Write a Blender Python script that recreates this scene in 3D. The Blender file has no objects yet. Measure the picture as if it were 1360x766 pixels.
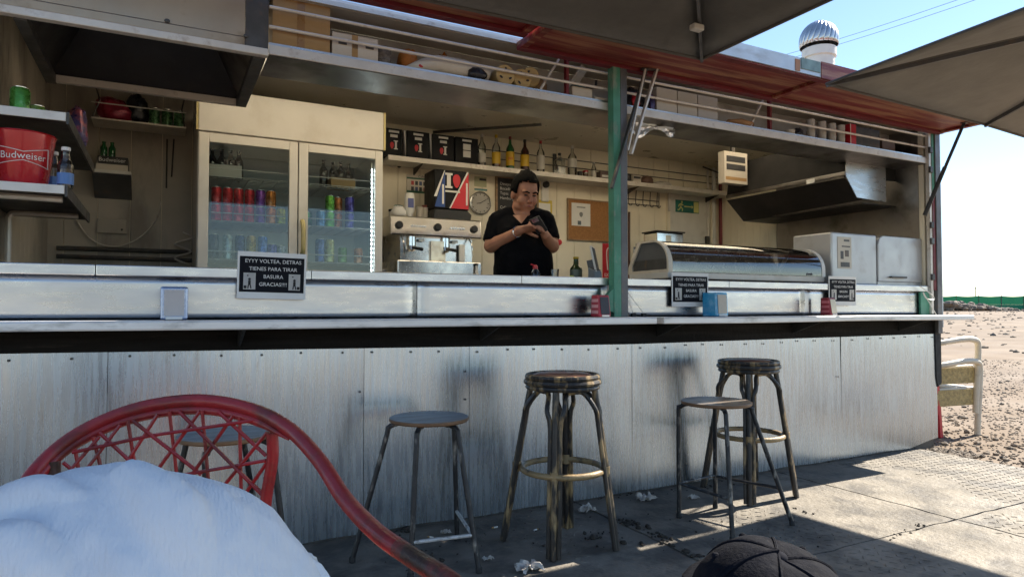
import bpy, bmesh, math, random
from mathutils import Vector, Matrix, noise as mnoise
R = math.radians
sc = bpy.context.scene
col = sc.collection
random.seed(7)

# ---------------------------------------------------------------- camera
F = 890.0
CAM = Vector((0.0, -3.26, 1.1))
AZ, PITCH = R(62.5), math.atan(27.0 / F)
cd = bpy.data.cameras.new('camera'); cd.sensor_width = 36.0; cd.lens = F / 1360 * 36
cd.clip_start = 0.02; cd.clip_end = 5000
cam = bpy.data.objects.new('camera', cd); col.objects.link(cam)
cam.location = CAM; cam.rotation_euler = (math.pi / 2 + PITCH, 0, AZ - math.pi / 2)
sc.camera = cam
# ---------------------------------------------------------------- sky, sun, exposure
SUN_FROM = Vector((1.30, 0.10, 1.05)).normalized()
EL = math.asin(SUN_FROM.z); ROT = math.atan2(SUN_FROM.x, SUN_FROM.y)
w = bpy.data.worlds.new('World'); sc.world = w; w.use_nodes = True
wn = w.node_tree; bg = wn.nodes['Background']
sky = wn.nodes.new('ShaderNodeTexSky'); sky.sky_type = 'NISHITA'; sky.sun_disc = False
sky.sun_elevation = EL; sky.sun_rotation = ROT; sky.altitude = 100
sky.air_density = 1.0; sky.dust_density = 0.08; sky.ozone_density = 2.2
wn.links.new(sky.outputs[0], bg.inputs[0]); bg.inputs[1].default_value = 0.074
sl = bpy.data.lights.new('sun', 'SUN'); sl.energy = 3.8; sl.angle = R(0.5); sl.color = (1.0, 0.91, 0.78)
so = bpy.data.objects.new('sun', sl); col.objects.link(so)
so.rotation_euler = (-SUN_FROM).to_track_quat('-Z', 'Y').to_euler(); so.location = (8, 2, 8)
vs = sc.view_settings; vs.view_transform = 'Standard'; vs.look = 'None'; vs.gamma = 1.0
vs.use_curve_mapping = False; vs.exposure = 1.65
sc.cycles.use_denoising = True
sc.cycles.max_bounces = 8; sc.cycles.diffuse_bounces = 5; sc.cycles.glossy_bounces = 4
sc.cycles.transparent_max_bounces = 12; sc.cycles.caustics_reflective = False; sc.cycles.caustics_refractive = False

# ---------------------------------------------------------------- photograph pixel -> place
FWD = Vector((math.cos(AZ) * math.cos(PITCH), math.sin(AZ) * math.cos(PITCH), math.sin(PITCH)))
RGT = Vector((math.sin(AZ), -math.cos(AZ), 0)); UPV = RGT.cross(FWD)
VH = Vector((math.cos(AZ), math.sin(AZ), 0))
def ray(px, py): return FWD + RGT * ((px - 680) / F) + UPV * ((383 - py) / F)
def aty(px, py, y): d = ray(px, py); return CAM + d * ((y - CAM.y) / d.y)
def atz(px, py, z=0.0): d = ray(px, py); return CAM + d * ((z - CAM.z) / d.z)
def atx(px, py, x): d = ray(px, py); return CAM + d * ((x - CAM.x) / d.x)
def atd(px, py, dep): return CAM + ray(px, py) * dep
def X_(px, y, py=383): return aty(px, py, y).x
def Z_(px, py, y): return aty(px, py, y).z

# ---------------------------------------------------------------- materials
MATS = {}
def mat(name, base=(.5, .5, .5), rough=.5, metal=0., var=.12, scale=6., bump=0., bscale=60., stretch=(1, 1, 1),
        dirt=None, damt=.5, dscale=3., dstretch=(1, 1, 1), rvar=.1, coat=0., spec=.5, trans=0., sheen=0., bstretch=(1, 1, 1), wave=None, emit=None, dpos=.55):
    if name in MATS: return MATS[name]
    m = bpy.data.materials.new(name); m.use_nodes = True; nt = m.node_tree; N = nt.nodes; L = nt.links
    b = N['Principled BSDF']; MATS[name] = m
    tc = N.new('ShaderNodeTexCoord')
    def nz(s, st, det=5.):
        mp = N.new('ShaderNodeMapping'); mp.inputs['Scale'].default_value = st; L.new(tc.outputs['Object'], mp.inputs[0])
        n = N.new('ShaderNodeTexNoise'); n.inputs['Scale'].default_value = s; n.inputs['Detail'].default_value = det
        n.inputs['Roughness'].default_value = .6
        L.new(mp.outputs[0], n.inputs['Vector']); return n.outputs['Fac'], mp
    f, _ = nz(scale, stretch)
    mx = N.new('ShaderNodeMix'); mx.data_type = 'RGBA'
    rp = N.new('ShaderNodeMapRange'); rp.inputs[1].default_value = .3; rp.inputs[2].default_value = .7
    L.new(f, rp.inputs[0]); L.new(rp.outputs[0], mx.inputs[0])
    mx.inputs[6].default_value = tuple(min(1, c * (1 - var)) for c in base) + (1,)
    mx.inputs[7].default_value = tuple(min(1, c * (1 + var)) for c in base) + (1,)
    out = mx.outputs[2]
    if dirt is not None:
        g, _ = nz(dscale, dstretch, 8.)
        r2 = N.new('ShaderNodeMapRange'); r2.inputs[1].default_value = dpos - .06; r2.inputs[2].default_value = dpos + .08
        r2.inputs[4].default_value = damt
        L.new(g, r2.inputs[0])
        m2 = N.new('ShaderNodeMix'); m2.data_type = 'RGBA'; L.new(r2.outputs[0], m2.inputs[0]); L.new(out, m2.inputs[6])
        m2.inputs[7].default_value = tuple(dirt) + (1,); out = m2.outputs[2]
    L.new(out, b.inputs['Base Color'])
    b.inputs['Metallic'].default_value = metal; b.inputs['Coat Weight'].default_value = coat
    b.inputs['Specular IOR Level'].default_value = spec; b.inputs['Transmission Weight'].default_value = trans
    b.inputs['Sheen Weight'].default_value = sheen
    if rvar > 0:
        h, _ = nz(scale * 1.7, stretch); rr = N.new('ShaderNodeMapRange'); rr.inputs[1].default_value = .3; rr.inputs[2].default_value = .7
        rr.inputs[3].default_value = max(.02, rough - rvar); rr.inputs[4].default_value = min(1, rough + rvar)
        L.new(h, rr.inputs[0]); L.new(rr.outputs[0], b.inputs['Roughness'])
    else: b.inputs['Roughness'].default_value = rough
    if bump > 0:
        q, mp = nz(bscale, bstretch); bp = N.new('ShaderNodeBump'); bp.inputs['Strength'].default_value = bump
        bp.inputs['Distance'].default_value = .01; L.new(q, bp.inputs['Height']); nrm = bp
        if wave:
            wv = N.new('ShaderNodeTexWave'); wv.inputs['Scale'].default_value = wave[0]; wv.inputs['Distortion'].default_value = wave[1]
            wv.inputs['Detail'].default_value = 2; L.new(tc.outputs['Object'], wv.inputs['Vector'])
            b2 = N.new('ShaderNodeBump'); b2.inputs['Strength'].default_value = wave[2]; b2.inputs['Distance'].default_value = .004
            L.new(wv.outputs['Fac'], b2.inputs['Height']); L.new(bp.outputs[0], b2.inputs['Normal']); nrm = b2
        L.new(nrm.outputs[0], b.inputs['Normal'])
    if emit: b.inputs['Emission Color'].default_value = tuple(emit[:3]) + (1,); b.inputs['Emission Strength'].default_value = emit[3]
    return m
def glassmat(name, tint=(1, 1, 1), refl=.5, rough=.02):
    """thin pane: clear with a fresnel reflection"""
    m = bpy.data.materials.new(name); m.use_nodes = True; nt = m.node_tree; N = nt.nodes; L = nt.links
    N.remove(N['Principled BSDF']); o = N['Material Output']
    t = N.new('ShaderNodeBsdfTransparent'); t.inputs[0].default_value = tuple(tint) + (1,)
    g = N.new('ShaderNodeBsdfGlossy'); g.inputs['Roughness'].default_value = rough
    fr = N.new('ShaderNodeFresnel'); fr.inputs[0].default_value = 1.5
    mu = N.new('ShaderNodeMath'); mu.operation = 'MULTIPLY_ADD'; mu.inputs[1].default_value = refl * 1.6; mu.inputs[2].default_value = .02
    L.new(fr.outputs[0], mu.inputs[0]); mx = N.new('ShaderNodeMixShader'); L.new(mu.outputs[0], mx.inputs[0])
    L.new(t.outputs[0], mx.inputs[1]); L.new(g.outputs[0], mx.inputs[2]); L.new(mx.outputs[0], o.inputs[0]); MATS[name] = m; return m

# metals
m_panel = mat('sheet_steel', (.52, .595, .68), .27, 1., .07, 7., bump=.04, bscale=1.6, stretch=(6, 6, .35), dirt=(.36, .36, .37), damt=.5, dscale=14, dstretch=(3, 3, .45), rvar=.06, dpos=.66)
m_steel = mat('stainless', (.56, .55, .55), .3, 1., .06, 4., bump=.02, bscale=2.5, stretch=(1, 1, 5), dirt=(.42, .40, .37), damt=.3, dscale=7, rvar=.07, dpos=.66)
m_steel_warm = mat('hood_steel', (.46, .37, .27), .42, .6, .1, 3., bump=.04, bscale=3, dirt=(.22, .16, .10), damt=.6, dscale=5, rvar=.1, dpos=.62)
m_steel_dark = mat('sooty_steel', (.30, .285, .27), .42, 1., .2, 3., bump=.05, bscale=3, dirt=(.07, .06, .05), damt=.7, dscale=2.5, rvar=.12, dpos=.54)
m_alu = mat('worn_aluminium', (.82, .81, .79), .45, .25, .12, 9., bump=.08, bscale=30, stretch=(.3, 2, 2), dirt=(.33, .31, .28), damt=.7, dscale=14, dstretch=(.3, 1, 1), rvar=.1, dpos=.6)
m_chrome = mat('chrome', (.78, .77, .75), .13, 1., .06, 8., rvar=.06)
m_chrome_soft = mat('brushed_chrome', (.72, .71, .69), .25, 1., .08, 8., rvar=.06)
m_black = mat('black_paint', (.022, .021, .02), .5, 0, .3, 12, bump=.05, rvar=.15)
m_blackboard = mat('black_weathered_board', (.010, .009, .0085), .8, 0, .5, 6, bump=.5, bscale=40, stretch=(.25, 1, 4), dirt=(.08, .065, .05), damt=.6, dscale=18, dstretch=(.15, 1, 1.5), dpos=.68, spec=.2)
m_darkmetal = mat('dark_metal', (.09, .088, .085), .5, .5, .25, 9, bump=.08, bscale=50, dirt=(.20, .12, .07), damt=.5, dscale=11, dpos=.62)
m_soot = mat('soot', (.035, .032, .03), .5, .3, .3, 5, bump=.1, bscale=20)
m_green = mat('green_paint', (.07, .26, .17), .5, 0, .2, 8, bump=.15, bscale=50, dirt=(.35, .33, .28), damt=.6, dscale=16, dstretch=(1, 1, .4), dpos=.64)
m_greypost = mat('grey_post_paint', (.13, .13, .135), .5, .3, .2, 8, bump=.1, bscale=50, dirt=(.26, .18, .12), damt=.5, dscale=14, dpos=.64)
m_red = mat('red_oxide_paint', (.20, .024, .022), .5, 0, .35, 4, bump=.15, bscale=30, stretch=(.3, 2, 2), dirt=(.42, .20, .11), damt=.85, dscale=7, dstretch=(.16, 2.4, 2.4), dpos=.53)
m_redclean = mat('maroon_paint', (.16, .014, .02), .45, 0, .2, 6, bump=.08, dirt=(.35, .13, .08), damt=.5, dscale=12, dstretch=(.2, 1, 1), dpos=.64)
m_cream = mat('cream_panel', (.84, .765, .60), .55, 0, .06, 2.5, bump=.05, bscale=20, dirt=(.5, .42, .3), damt=.35, dscale=4, dstretch=(1, 1, .4), dpos=.64)
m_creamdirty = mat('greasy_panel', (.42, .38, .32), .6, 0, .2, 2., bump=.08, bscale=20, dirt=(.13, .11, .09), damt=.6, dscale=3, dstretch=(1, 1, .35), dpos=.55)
m_white = mat('white_paint', (.70, .68, .63), .5, 0, .08, 6, bump=.04, dirt=(.4, .36, .3), damt=.35, dscale=8, dpos=.64)
m_fridge = mat('fridge_enamel', (.62, .60, .55), .4, 0, .06, 3, dirt=(.45, .4, .32), damt=.3, dscale=5, dpos=.6)
m_fridgein = mat('fridge_liner', (.62, .66, .66), .5, 0, .05, 3)
m_rail = mat('rail_cream', (.68, .64, .58), .4, .2, .1, 10, dirt=(.3, .22, .16), damt=.5, dscale=20, dpos=.62)
m_loft = mat('loft_grey', (.58, .58, .56), .6, 0, .12, 3, bump=.05, dirt=(.25, .21, .17), damt=.4, dscale=4, dpos=.55)
m_loftceil = mat('loft_ceiling', (.55, .50, .42), .6, .2, .12, 3, bump=.05)
m_ceil = mat('ceiling_steel', (.74, .70, .61), .35, .25, .06, 3, bump=.05, bscale=4)
m_trimw = mat('pale_metal_trim', (.60, .63, .66), .45, .3, .1, 6, bump=.06, dirt=(.3, .27, .24), damt=.5, dscale=8, dstretch=(.3, 1, 1), dpos=.62)
def cloth(name, c, tr, **k):
    m = mat(name, c, .85, 0, **k); nt = m.node_tree; b = nt.nodes['Principled BSDF']; o = nt.nodes['Material Output']
    t = nt.nodes.new('ShaderNodeBsdfTranslucent'); t.inputs[0].default_value = tuple(tr) + (1,)
    a = nt.nodes.new('ShaderNodeAddShader'); nt.links.new(b.outputs[0], a.inputs[0]); nt.links.new(t.outputs[0], a.inputs[1]); nt.links.new(a.outputs[0], o.inputs[0]); return m
m_canopy = cloth('parasol_cloth', (.10, .097, .09), (.03, .028, .024), var=.18, scale=5, bump=.3, bscale=18, sheen=.2)
m_canopy2 = cloth('parasol_cloth_taupe', (.2, .19, .17), (.06, .055, .048), var=.14, scale=5, bump=.3, bscale=18, sheen=.2)
m_wood = mat('wood', (.30, .19, .10), .55, 0, .25, 6, bump=.1, stretch=(1, 8, 8))
m_seat = mat('stool_seat_ply', (.20, .165, .135), .42, 0, .2, 4, bump=.08, bscale=30, stretch=(1, 6, 1), dirt=(.34, .24, .15), damt=.5, dscale=6, dpos=.56)
m_seatedge = mat('stool_seat_edge', (.22, .12, .06), .5, 0, .25, 8)
m_tubeblack = mat('worn_black_tube', (.035, .035, .037), .42, .4, .3, 15, bump=.1, bscale=80, dirt=(.40, .38, .34), damt=.7, dscale=26, dstretch=(1, 1, .45), dpos=.60)
m_tubewhite = mat('worn_white_tube', (.62, .62, .60), .45, .2, .2, 15, dirt=(.14, .12, .10), damt=.7, dscale=28, dpos=.56)
m_cane = mat('black_painted_cane', (.030, .026, .023), .4, 0, .3, 15, bump=.3, bscale=60, dirt=(.42, .29, .14), damt=.95, dscale=15, dstretch=(1.6, 1.6, .38), dpos=.575, bstretch=(1, 1, .3))
m_cane2 = mat('bare_cane', (.36, .25, .12), .45, 0, .2, 15, bump=.3, bscale=60, dirt=(.05, .04, .03), damt=.85, dscale=16, dpos=.56)
m_oxblood = mat('oxblood_vinyl', (.11, .022, .016), .35, 0, .2, 10, bump=.15, bscale=60, dirt=(.2, .09, .05), damt=.5, dscale=18, dpos=.6)
m_redcane = mat('red_painted_cane', (.36, .022, .024), .4, 0, .25, 9, bump=.3, bscale=40, dirt=(.12, .03, .02), damt=.7, dscale=12, dstretch=(1, 1, 1), dpos=.57, coat=.2)
m_redcane_worn = mat('worn_brown_cane', (.07, .035, .022), .45, 0, .35, 14, bump=.4, bscale=50, dirt=(.35, .05, .04), damt=.7, dscale=14, dpos=.55)
m_card = mat('cardboard', (.42, .26, .11), .75, 0, .1, 5, bump=.08, bscale=60, stretch=(1, 1, 4))
m_cardw = mat('pale_carton', (.62, .57, .49), .7, 0, .06, 6, bump=.05)
m_tape = mat('parcel_tape', (.32, .18, .07), .3, 0, .1, 9)
m_paper = mat('paper', (.78, .77, .74), .7, 0, .04, 10)
m_ink = mat('ink', (.03, .03, .035), .6, 0, .1, 10)
m_signink = mat('sign_dark', (.008, .009, .013), .6, 0, .2, 6, spec=.12)
m_skin = mat('skin', (.44, .20, .115), .5, 0, .1, 20, bump=.05, bscale=120, dirt=(.42, .16, .11), damt=.35, dscale=9, dpos=.56)
m_lip = mat('lips', (.30, .10, .08), .45, 0, .1, 20)
m_hair = mat('black_hair', (.004, .0035, .003), .75, 0, .4, 60, bump=.4, bscale=150, bstretch=(1, 1, .2), spec=.08)
m_tee = mat('black_cotton', (.0035, .0035, .0045), .9, 0, .2, 15, bump=.5, bscale=9, spec=.1)
m_jean = mat('dark_trousers', (.03, .035, .05), .8, 0, .2, 15, bump=.3, bscale=30)
m_gauze = mat('white_gauze', (.76, .76, .77), .9, 0, .03, 8, bump=.35, bscale=60, bstretch=(1.6, .5, .35), wave=(75, 7.0, .12), spec=.2)
m_navy = mat('navy_twill', (.006, .007, .012), .9, 0, .2, 40, bump=.3, bscale=200, spec=.12)
m_concrete = mat('dusty_plate', (.235, .21, .172), .72, .1, .3, 3.0, bump=.8, bscale=34, dirt=(.105, .096, .084), damt=.85, dscale=4.2, dpos=.53)
m_dirt = mat('dry_ground', (.225, .165, .11), .9, 0, .16, .5, bump=.6, bscale=9, dirt=(.165, .118, .078), damt=.7, dscale=.12, dpos=.5)
m_stone = mat('stone', (.21, .17, .13), .85, 0, .3, 5, bump=.4, bscale=30)
m_clod = mat('dirt_clod', (.045, .038, .03), .9, 0, .4, 20, bump=.5)
m_rubber = mat('black_rubber', (.018, .018, .018), .7, 0, .2, 20)
m_net = mat('green_net', (.03, .30, .13), .8, 0, .1, .6, bump=.2, bscale=2)
m_net2 = mat('green_net_double', (.012, .19, .10), .8, 0, .1, .6)
m_resin = mat('cream_resin', (.66, .60, .49), .45, 0, .08, 10, bump=.1, dirt=(.42, .36, .27), damt=.4, dscale=12, dpos=.6)
m_wick = mat('straw_wicker', (.44, .33, .14), .6, 0, .35, 40, bump=.9, bscale=70)
m_redplastic = mat('red_plastic', (.55, .02, .035), .35, 0, .08, 6)
m_redtin = mat('red_tin', (.50, .012, .02), .25, .1, .06, 4, coat=.5)
m_led = mat('led', (.9, .95, 1), .4, emit=(.85, .95, 1, 14), rvar=0)
def fill_sheet(name):  # translucent sheet for the added panels that let extra light into the kiosk
    m = bpy.data.materials.new(name); m.use_nodes = True; nt = m.node_tree; N = nt.nodes; L = nt.links; N.remove(N['Principled BSDF'])
    t = N.new('ShaderNodeBsdfTranslucent'); t.inputs[0].default_value = (.95, .87, .72, 1); d = N.new('ShaderNodeBsdfDiffuse'); d.inputs[0].default_value = (.12, .12, .11, 1)
    a = N.new('ShaderNodeAddShader'); L.new(t.outputs[0], a.inputs[0]); L.new(d.outputs[0], a.inputs[1]); L.new(a.outputs[0], N['Material Output'].inputs[0]); return m
m_fillsheet = fill_sheet('added_fill_sheet')
g_pane = glassmat('window_glass', (.90, .95, .95), .5)
g_case = glassmat('curved_case_glass', (.72, .75, .76), 1.6, .04)
g_clear = mat('clear_glass', (.93, .95, .93), .04, trans=1., rvar=0, var=.02)
g_thin = glassmat('thin_clear', (.86, .88, .86), .9)
def flat(name, c, r=.45, **k): return mat(name, c, r, 0, .05, 10, **k)

# ---------------------------------------------------------------- mesh helpers
class MB:
    def __init__(s): s.v = []; s.f = []
    def add(s, vs, fs):
        o = len(s.v); s.v += [Vector(v) for v in vs]; s.f += [tuple(i + o for i in f) for f in fs]; return s
    def box(s, x0, x1, y0, y1, z0, z1, M=None):
        vs = [(x, y, z) for z in (z0, z1) for y in (y0, y1) for x in (x0, x1)]
        if M is not None: vs = [M @ Vector(v) for v in vs]
        return s.add(vs, [(0, 2, 3, 1), (4, 5, 7, 6), (0, 1, 5, 4), (2, 6, 7, 3), (0, 4, 6, 2), (1, 3, 7, 5)])
    def bar(s, a, b, wx, wz, up=(0, 0, 1)):
        a = Vector(a); b = Vector(b); d = (b - a).normalized(); u = Vector(up)
        sx = d.cross(u)
        if sx.length < 1e-4: sx = d.cross(Vector((0, 1, 0)))
        sx.normalize(); uz = sx.cross(d)
        vs = [p + sx * (i * wx / 2) + uz * (j * wz / 2) for p in (a, b) for j in (-1, 1) for i in (-1, 1)]
        return s.add(vs, [(0, 2, 3, 1), (4, 5, 7, 6), (0, 1, 5, 4), (2, 6, 7, 3), (0, 4, 6, 2), (1, 3, 7, 5)])
    def tube(s, pts, r, n=8, closed=False):
        pts = [Vector(p) for p in pts]; rs = r if isinstance(r, (list, tuple)) else [r] * len(pts); m = len(pts)
        vs = []; prev = None
        for i, p in enumerate(pts):
            if closed: t = pts[(i + 1) % m] - pts[i - 1]
            else: t = pts[min(i + 1, m - 1)] - pts[max(i - 1, 0)]
            t.normalize()
            if prev is None:
                a = Vector((0, 0, 1)) if abs(t.z) < .9 else Vector((1, 0, 0)); u = t.cross(a).normalized()
            else: u = (prev - t * prev.dot(t)).normalized()
            prev = u; q = t.cross(u)
            for k in range(n): an = 2 * math.pi * k / n; vs.append(p + (u * math.cos(an) + q * math.sin(an)) * rs[i])
        fs = []
        for i in range(m if closed else m - 1):
            j = (i + 1) % m
            for k in range(n): l = (k + 1) % n; fs.append((i * n + k, i * n + l, j * n + l, j * n + k))
        if not closed: fs.append(tuple(reversed(range(n)))); fs.append(tuple((m - 1) * n + k for k in range(n)))
        return s.add(vs, fs)
    def lathe(s, prof, n=20, c=(0, 0, 0), sx=1, sy=1, M=None, cap=True):
        vs = []; c = Vector(c)
        for (r, z) in prof:
            for k in range(n):
                an = 2 * math.pi * k / n; p = Vector((r * math.cos(an) * sx, r * math.sin(an) * sy, z)); p = (M @ p if M is not None else p) + c; vs.append(p)
        fs = []
        for i in range(len(prof) - 1):
            for k in range(n): l = (k + 1) % n; fs.append((i * n + k, i * n + l, (i + 1) * n + l, (i + 1) * n + k))
        if cap: fs.append(tuple(reversed(range(n)))); fs.append(tuple((len(prof) - 1) * n + k for k in range(n)))
        return s.add(vs, fs)
    def ball(s, c, rx, ry=None, rz=None, M=None, n=14, m=9):
        ry = ry or rx; rz = rz or rx
        prof = [(math.sin(math.pi * (i + .02 * (i == 0) - .02 * (i == m)) / m), -math.cos(math.pi * i / m)) for i in range(m + 1)]
        c = Vector(c); vs = []
        for (r, z) in prof:
            for k in range(n):
                an = 2 * math.pi * k / n; p = Vector((r * math.cos(an) * rx, r * math.sin(an) * ry, z * rz)); vs.append((M @ p if M is not None else p) + c)
        fs = []
        for i in range(m):
            for k in range(n): l = (k + 1) % n; fs.append((i * n + k, i * n + l, (i + 1) * n + l, (i + 1) * n + k))
        fs.append(tuple(reversed(range(n)))); fs.append(tuple(m * n + k for k in range(n)))
        return s.add(vs, fs)
    def prism(s, poly, d):
        """poly: planar 3-D points; d: extrusion vector"""
        n = len(poly); p = [Vector(q) for q in poly]; d = Vector(d)
        return s.add(p + [q + d for q in p], [tuple(reversed(range(n))), tuple(range(n, 2 * n))] + [(i, (i + 1) % n, (i + 1) % n + n, i + n) for i in range(n)])
    def grid(s, fn, nu, nv):
        vs = [fn(i / nu, j / nv) for j in range(nv + 1) for i in range(nu + 1)]
        return s.add(vs, [(j * (nu + 1) + i, j * (nu + 1) + i + 1, (j + 1) * (nu + 1) + i + 1, (j + 1) * (nu + 1) + i) for j in range(nv) for i in range(nu)])
    def mesh(s, name, m, smooth=False):
        me = bpy.data.meshes.new(name); me.from_pydata([tuple(v) for v in s.v], [], s.f); me.validate(); me.update()
        bm = bmesh.new(); bm.from_mesh(me); bmesh.ops.recalc_face_normals(bm, faces=bm.faces); bm.to_mesh(me); bm.free()
        if m is not None: me.materials.append(m)
        if smooth:
            me.polygons.foreach_set('use_smooth', [True] * len(me.polygons))
            if smooth != 'all':
                try: me.set_sharp_from_angle(angle=R(38))
                except Exception: pass
        return me
    def build(s, name, m, parent=None, smooth=False, bevel=0, world=True, **props):
        me = s.mesh(name, m, smooth)
        o = bpy.data.objects.new(name, me); col.objects.link(o)
        if parent is not None:
            o.parent = parent
            if world:
                root = parent; off = Vector((0, 0, 0))
                while root is not None: off += root.location; root = root.parent
                me.transform(Matrix.Translation(-off))
        if bevel:
            bv = o.modifiers.new('bevel', 'BEVEL'); bv.width = bevel; bv.segments = 2; bv.limit_method = 'ANGLE'; bv.angle_limit = R(40)
        for k, val in props.items(): o[k] = val
        return o
def B(*a): return MB().box(*a)
def thing(name, label, cat, loc=(0, 0, 0), rz=0, group=None):
    o = bpy.data.objects.new(name, None); col.objects.link(o); o.location = loc; o.rotation_euler = (0, 0, rz)
    o.empty_display_size = .1; tag(o, label, cat, group); return o
def tag(o, label, cat, group=None):
    o['label'] = label; o['category'] = cat
    if group: o['group'] = group
    return o
def dup(o, parent=None, loc=None, rz=None, label=None):
    c = o.copy(); col.objects.link(c); c.parent = parent
    if loc is not None: c.location = loc
    if rz is not None: c.rotation_euler = (0, 0, rz)
    if label: c['label'] = label
    for ch in list(o.children): dup(ch, c)
    return c
_tc = {}
def text(sx, size, align='CENTER'):
    """lettering as a flat mesh in x-z, facing -y"""
    cu = bpy.data.curves.new('t', 'FONT'); cu.body = sx; cu.size = size; cu.align_x = align; cu.align_y = 'CENTER'; cu.resolution_u = 3
    ob = bpy.data.objects.new('t', cu); col.objects.link(ob); bpy.context.view_layer.update()
    me = bpy.data.meshes.new_from_object(ob); b = MB(); b.v = [Vector((v.co.x, 0, v.co.y)) for v in me.vertices]; b.f = [tuple(p.vertices) for p in me.polygons]
    bpy.data.objects.remove(ob); bpy.data.curves.remove(cu); bpy.data.meshes.remove(me); return b
def moved(b, c, M=None):
    c = Vector(c); b.v = [(M @ v if M is not None else v) + c for v in b.v]; return b
def join(*bs):
    o = MB()
    for b in bs: o.add(b.v, b.f)
    return o
def arc(pts, n=6):
    """Catmull-Rom through the points"""
    P = [Vector(p) for p in pts]; P = [P[0] * 2 - P[1]] + P + [P[-1] * 2 - P[-2]]; out = []
    for i in range(1, len(P) - 2):
        for k in range(n):
            t = k / n; a, b, c, d = P[i - 1], P[i], P[i + 1], P[i + 2]
            out.append(.5 * ((2 * b) + (c - a) * t + (2 * a - 5 * b + 4 * c - d) * t * t + (3 * b - a - 3 * c + d) * t ** 3))
    out.append(P[-2]); return out
def rnd(a, b): return random.uniform(a, b)
def rock(c, r, n=7, m=4):
    b = MB().ball((0, 0, 0), r, r * rnd(.7, 1.1), r * rnd(.45, .8), n=n, m=m)
    o = Vector((rnd(0, 50), rnd(0, 50), rnd(0, 50))); M = Matrix.Rotation(rnd(0, 6), 3, 'Z')
    b.v = [M @ (v * (1 + .5 * mnoise.noise(v / r * 1.1 + o))) + Vector(c) for v in b.v]; return b

# ================================================================ SETTING
def hgt(x, y):
    d = math.hypot(x - 3, y)
    t = max(0, min(1, (d - 9) / 76)); t = t * t * (3 - 2 * t)
    return -.035 + .93 * t + .02 * mnoise.noise(Vector((x * .5, y * .5, 0))) * min(1, max(0, d - 5) / 6)
rs = [0, 1, 2, 3, 4, 5, 6, 7, 8, 9, 10, 11, 12, 14, 16, 19, 22, 26, 31, 37, 45, 55, 65, 75, 85, 110, 160, 260, 500, 1000, 2500]
gb = MB(); NA = 120
for r_ in rs:
    for k in range(NA):
        a = 2 * math.pi * k / NA; x, y = 3 + r_ * math.cos(a), r_ * math.sin(a); gb.v.append(Vector((x, y, hgt(x, y))))
for i in range(len(rs) - 1):
    for k in range(NA): l = (k + 1) % NA; gb.f.append((i * NA + k, i * NA + l, (i + 1) * NA + l, (i + 1) * NA + k))
gb.build('ground', m_dirt, None, 'all', kind='structure')

# platform of dusty tread plates, each plate a piece with an open seam round it
plat = bpy.data.objects.new('pavement', None); col.objects.link(plat); plat['kind'] = 'structure'
xb = [-2.6, -1.1, .5, 2.1, 3.7, 5.3]; yb = [.06, -1.19, -2.45, -3.7, -4.9]
for i in range(5):
    for j in range(4):
        x0, x1, y1, y0 = xb[i] + .006, xb[i + 1] - .006, yb[j] - .006, yb[j + 1] + .006
        pts = []
        def edge(ax, ay, bx, by):
            n = 18
            for k in range(n):
                t = k / n; q = Vector((ax + (bx - ax) * t, ay + (by - ay) * t, 0))
                w_ = .012 * mnoise.noise(q * 7) + .009 * mnoise.noise(q * 23); pts.append((q.x + (w_ if ax == bx else 0), q.y + (w_ if ay == by else 0), -.034))
        edge(x0, y0, x1, y0); edge(x1, y0, x1, y1); edge(x1, y1, x0, y1); edge(x0, y1, x0, y0)
        tz = rnd(-.003, .001)
        p = MB().prism(pts, (0, 0, .034 + tz)).build('floor_plate', m_concrete, plat)
        if i >= 1 and j <= 2:
            tr = MB(); stp = .052
            nx, ny = int((x1 - x0) / stp), int((y1 - y0) / stp)
            for a in range(nx):
                for b_ in range(ny):
                    cx, cy = x0 + .04 + a * stp, y0 + .04 + b_ * stp
                    if cx > x1 - .03 or cy > y1 - .03: continue
                    if mnoise.noise(Vector((cx * .9, cy * .9, 4))) + .3 * mnoise.noise(Vector((cx * 4, cy * 4, 1))) + .42 * (min(cx, 6) - 4.0) < -.12 - .5 * (cx < 3): continue
                    an = R(45 if (a + b_) % 2 else -45); c, s = math.cos(an), math.sin(an)
                    def q(u, v, z): return (cx + u * c - v * s, cy + u * s + v * c, z + tz)
                    tr.add([q(-.021, 0, -.001), q(0, -.006, -.001), q(.021, 0, -.001), q(0, .006, -.001), q(-.011, 0, .0028), q(.011, 0, .0028)],
                           [(0, 1, 5, 4), (1, 2, 5), (2, 3, 4, 5), (3, 0, 4)])
            if tr.v: tr.build('raised_tread', m_concrete, p, kind='stuff')

# gravel and clods
gv = MB()
for _ in range(3000):
    px, py = rnd(1236, 1420), 478 + 150 * rnd(0, 1) ** 1.3
    q = atz(px, py, -.03)
    if q.x < 5.34 or (q.x < 5.68 and q.y > -.02): continue
    r_ = rnd(.006, .016) * (2.2 if random.random() < .06 else 1)
    b = rock((q.x, q.y, hgt(q.x, q.y) + r_ * .2), r_, 5, 3); gv.add(b.v, b.f)
for _ in range(500):
    x, y = rnd(5.32, 5.6), rnd(-.35, .05); r_ = rnd(.006, .022); b = rock((x, y, -.03 + r_ * .3), r_, 5, 3); gv.add(b.v, b.f)
gv.build('gravel', m_stone, None, kind='stuff')
cl = MB()
def clods(pa, pb, n, spread, rmin=.004, rmax=.02):
    a, b_ = atz(*pa), atz(*pb)
    for _ in range(n):
        q = a.lerp(b_, random.random()) + Vector((random.gauss(0, spread), random.gauss(0, spread), 0)); r_ = rnd(rmin, rmax) * rnd(.5, 1)
        k = rock((q.x, q.y, r_ * .25), r_, 6, 4); cl.add(k.v, k.f)
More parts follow.
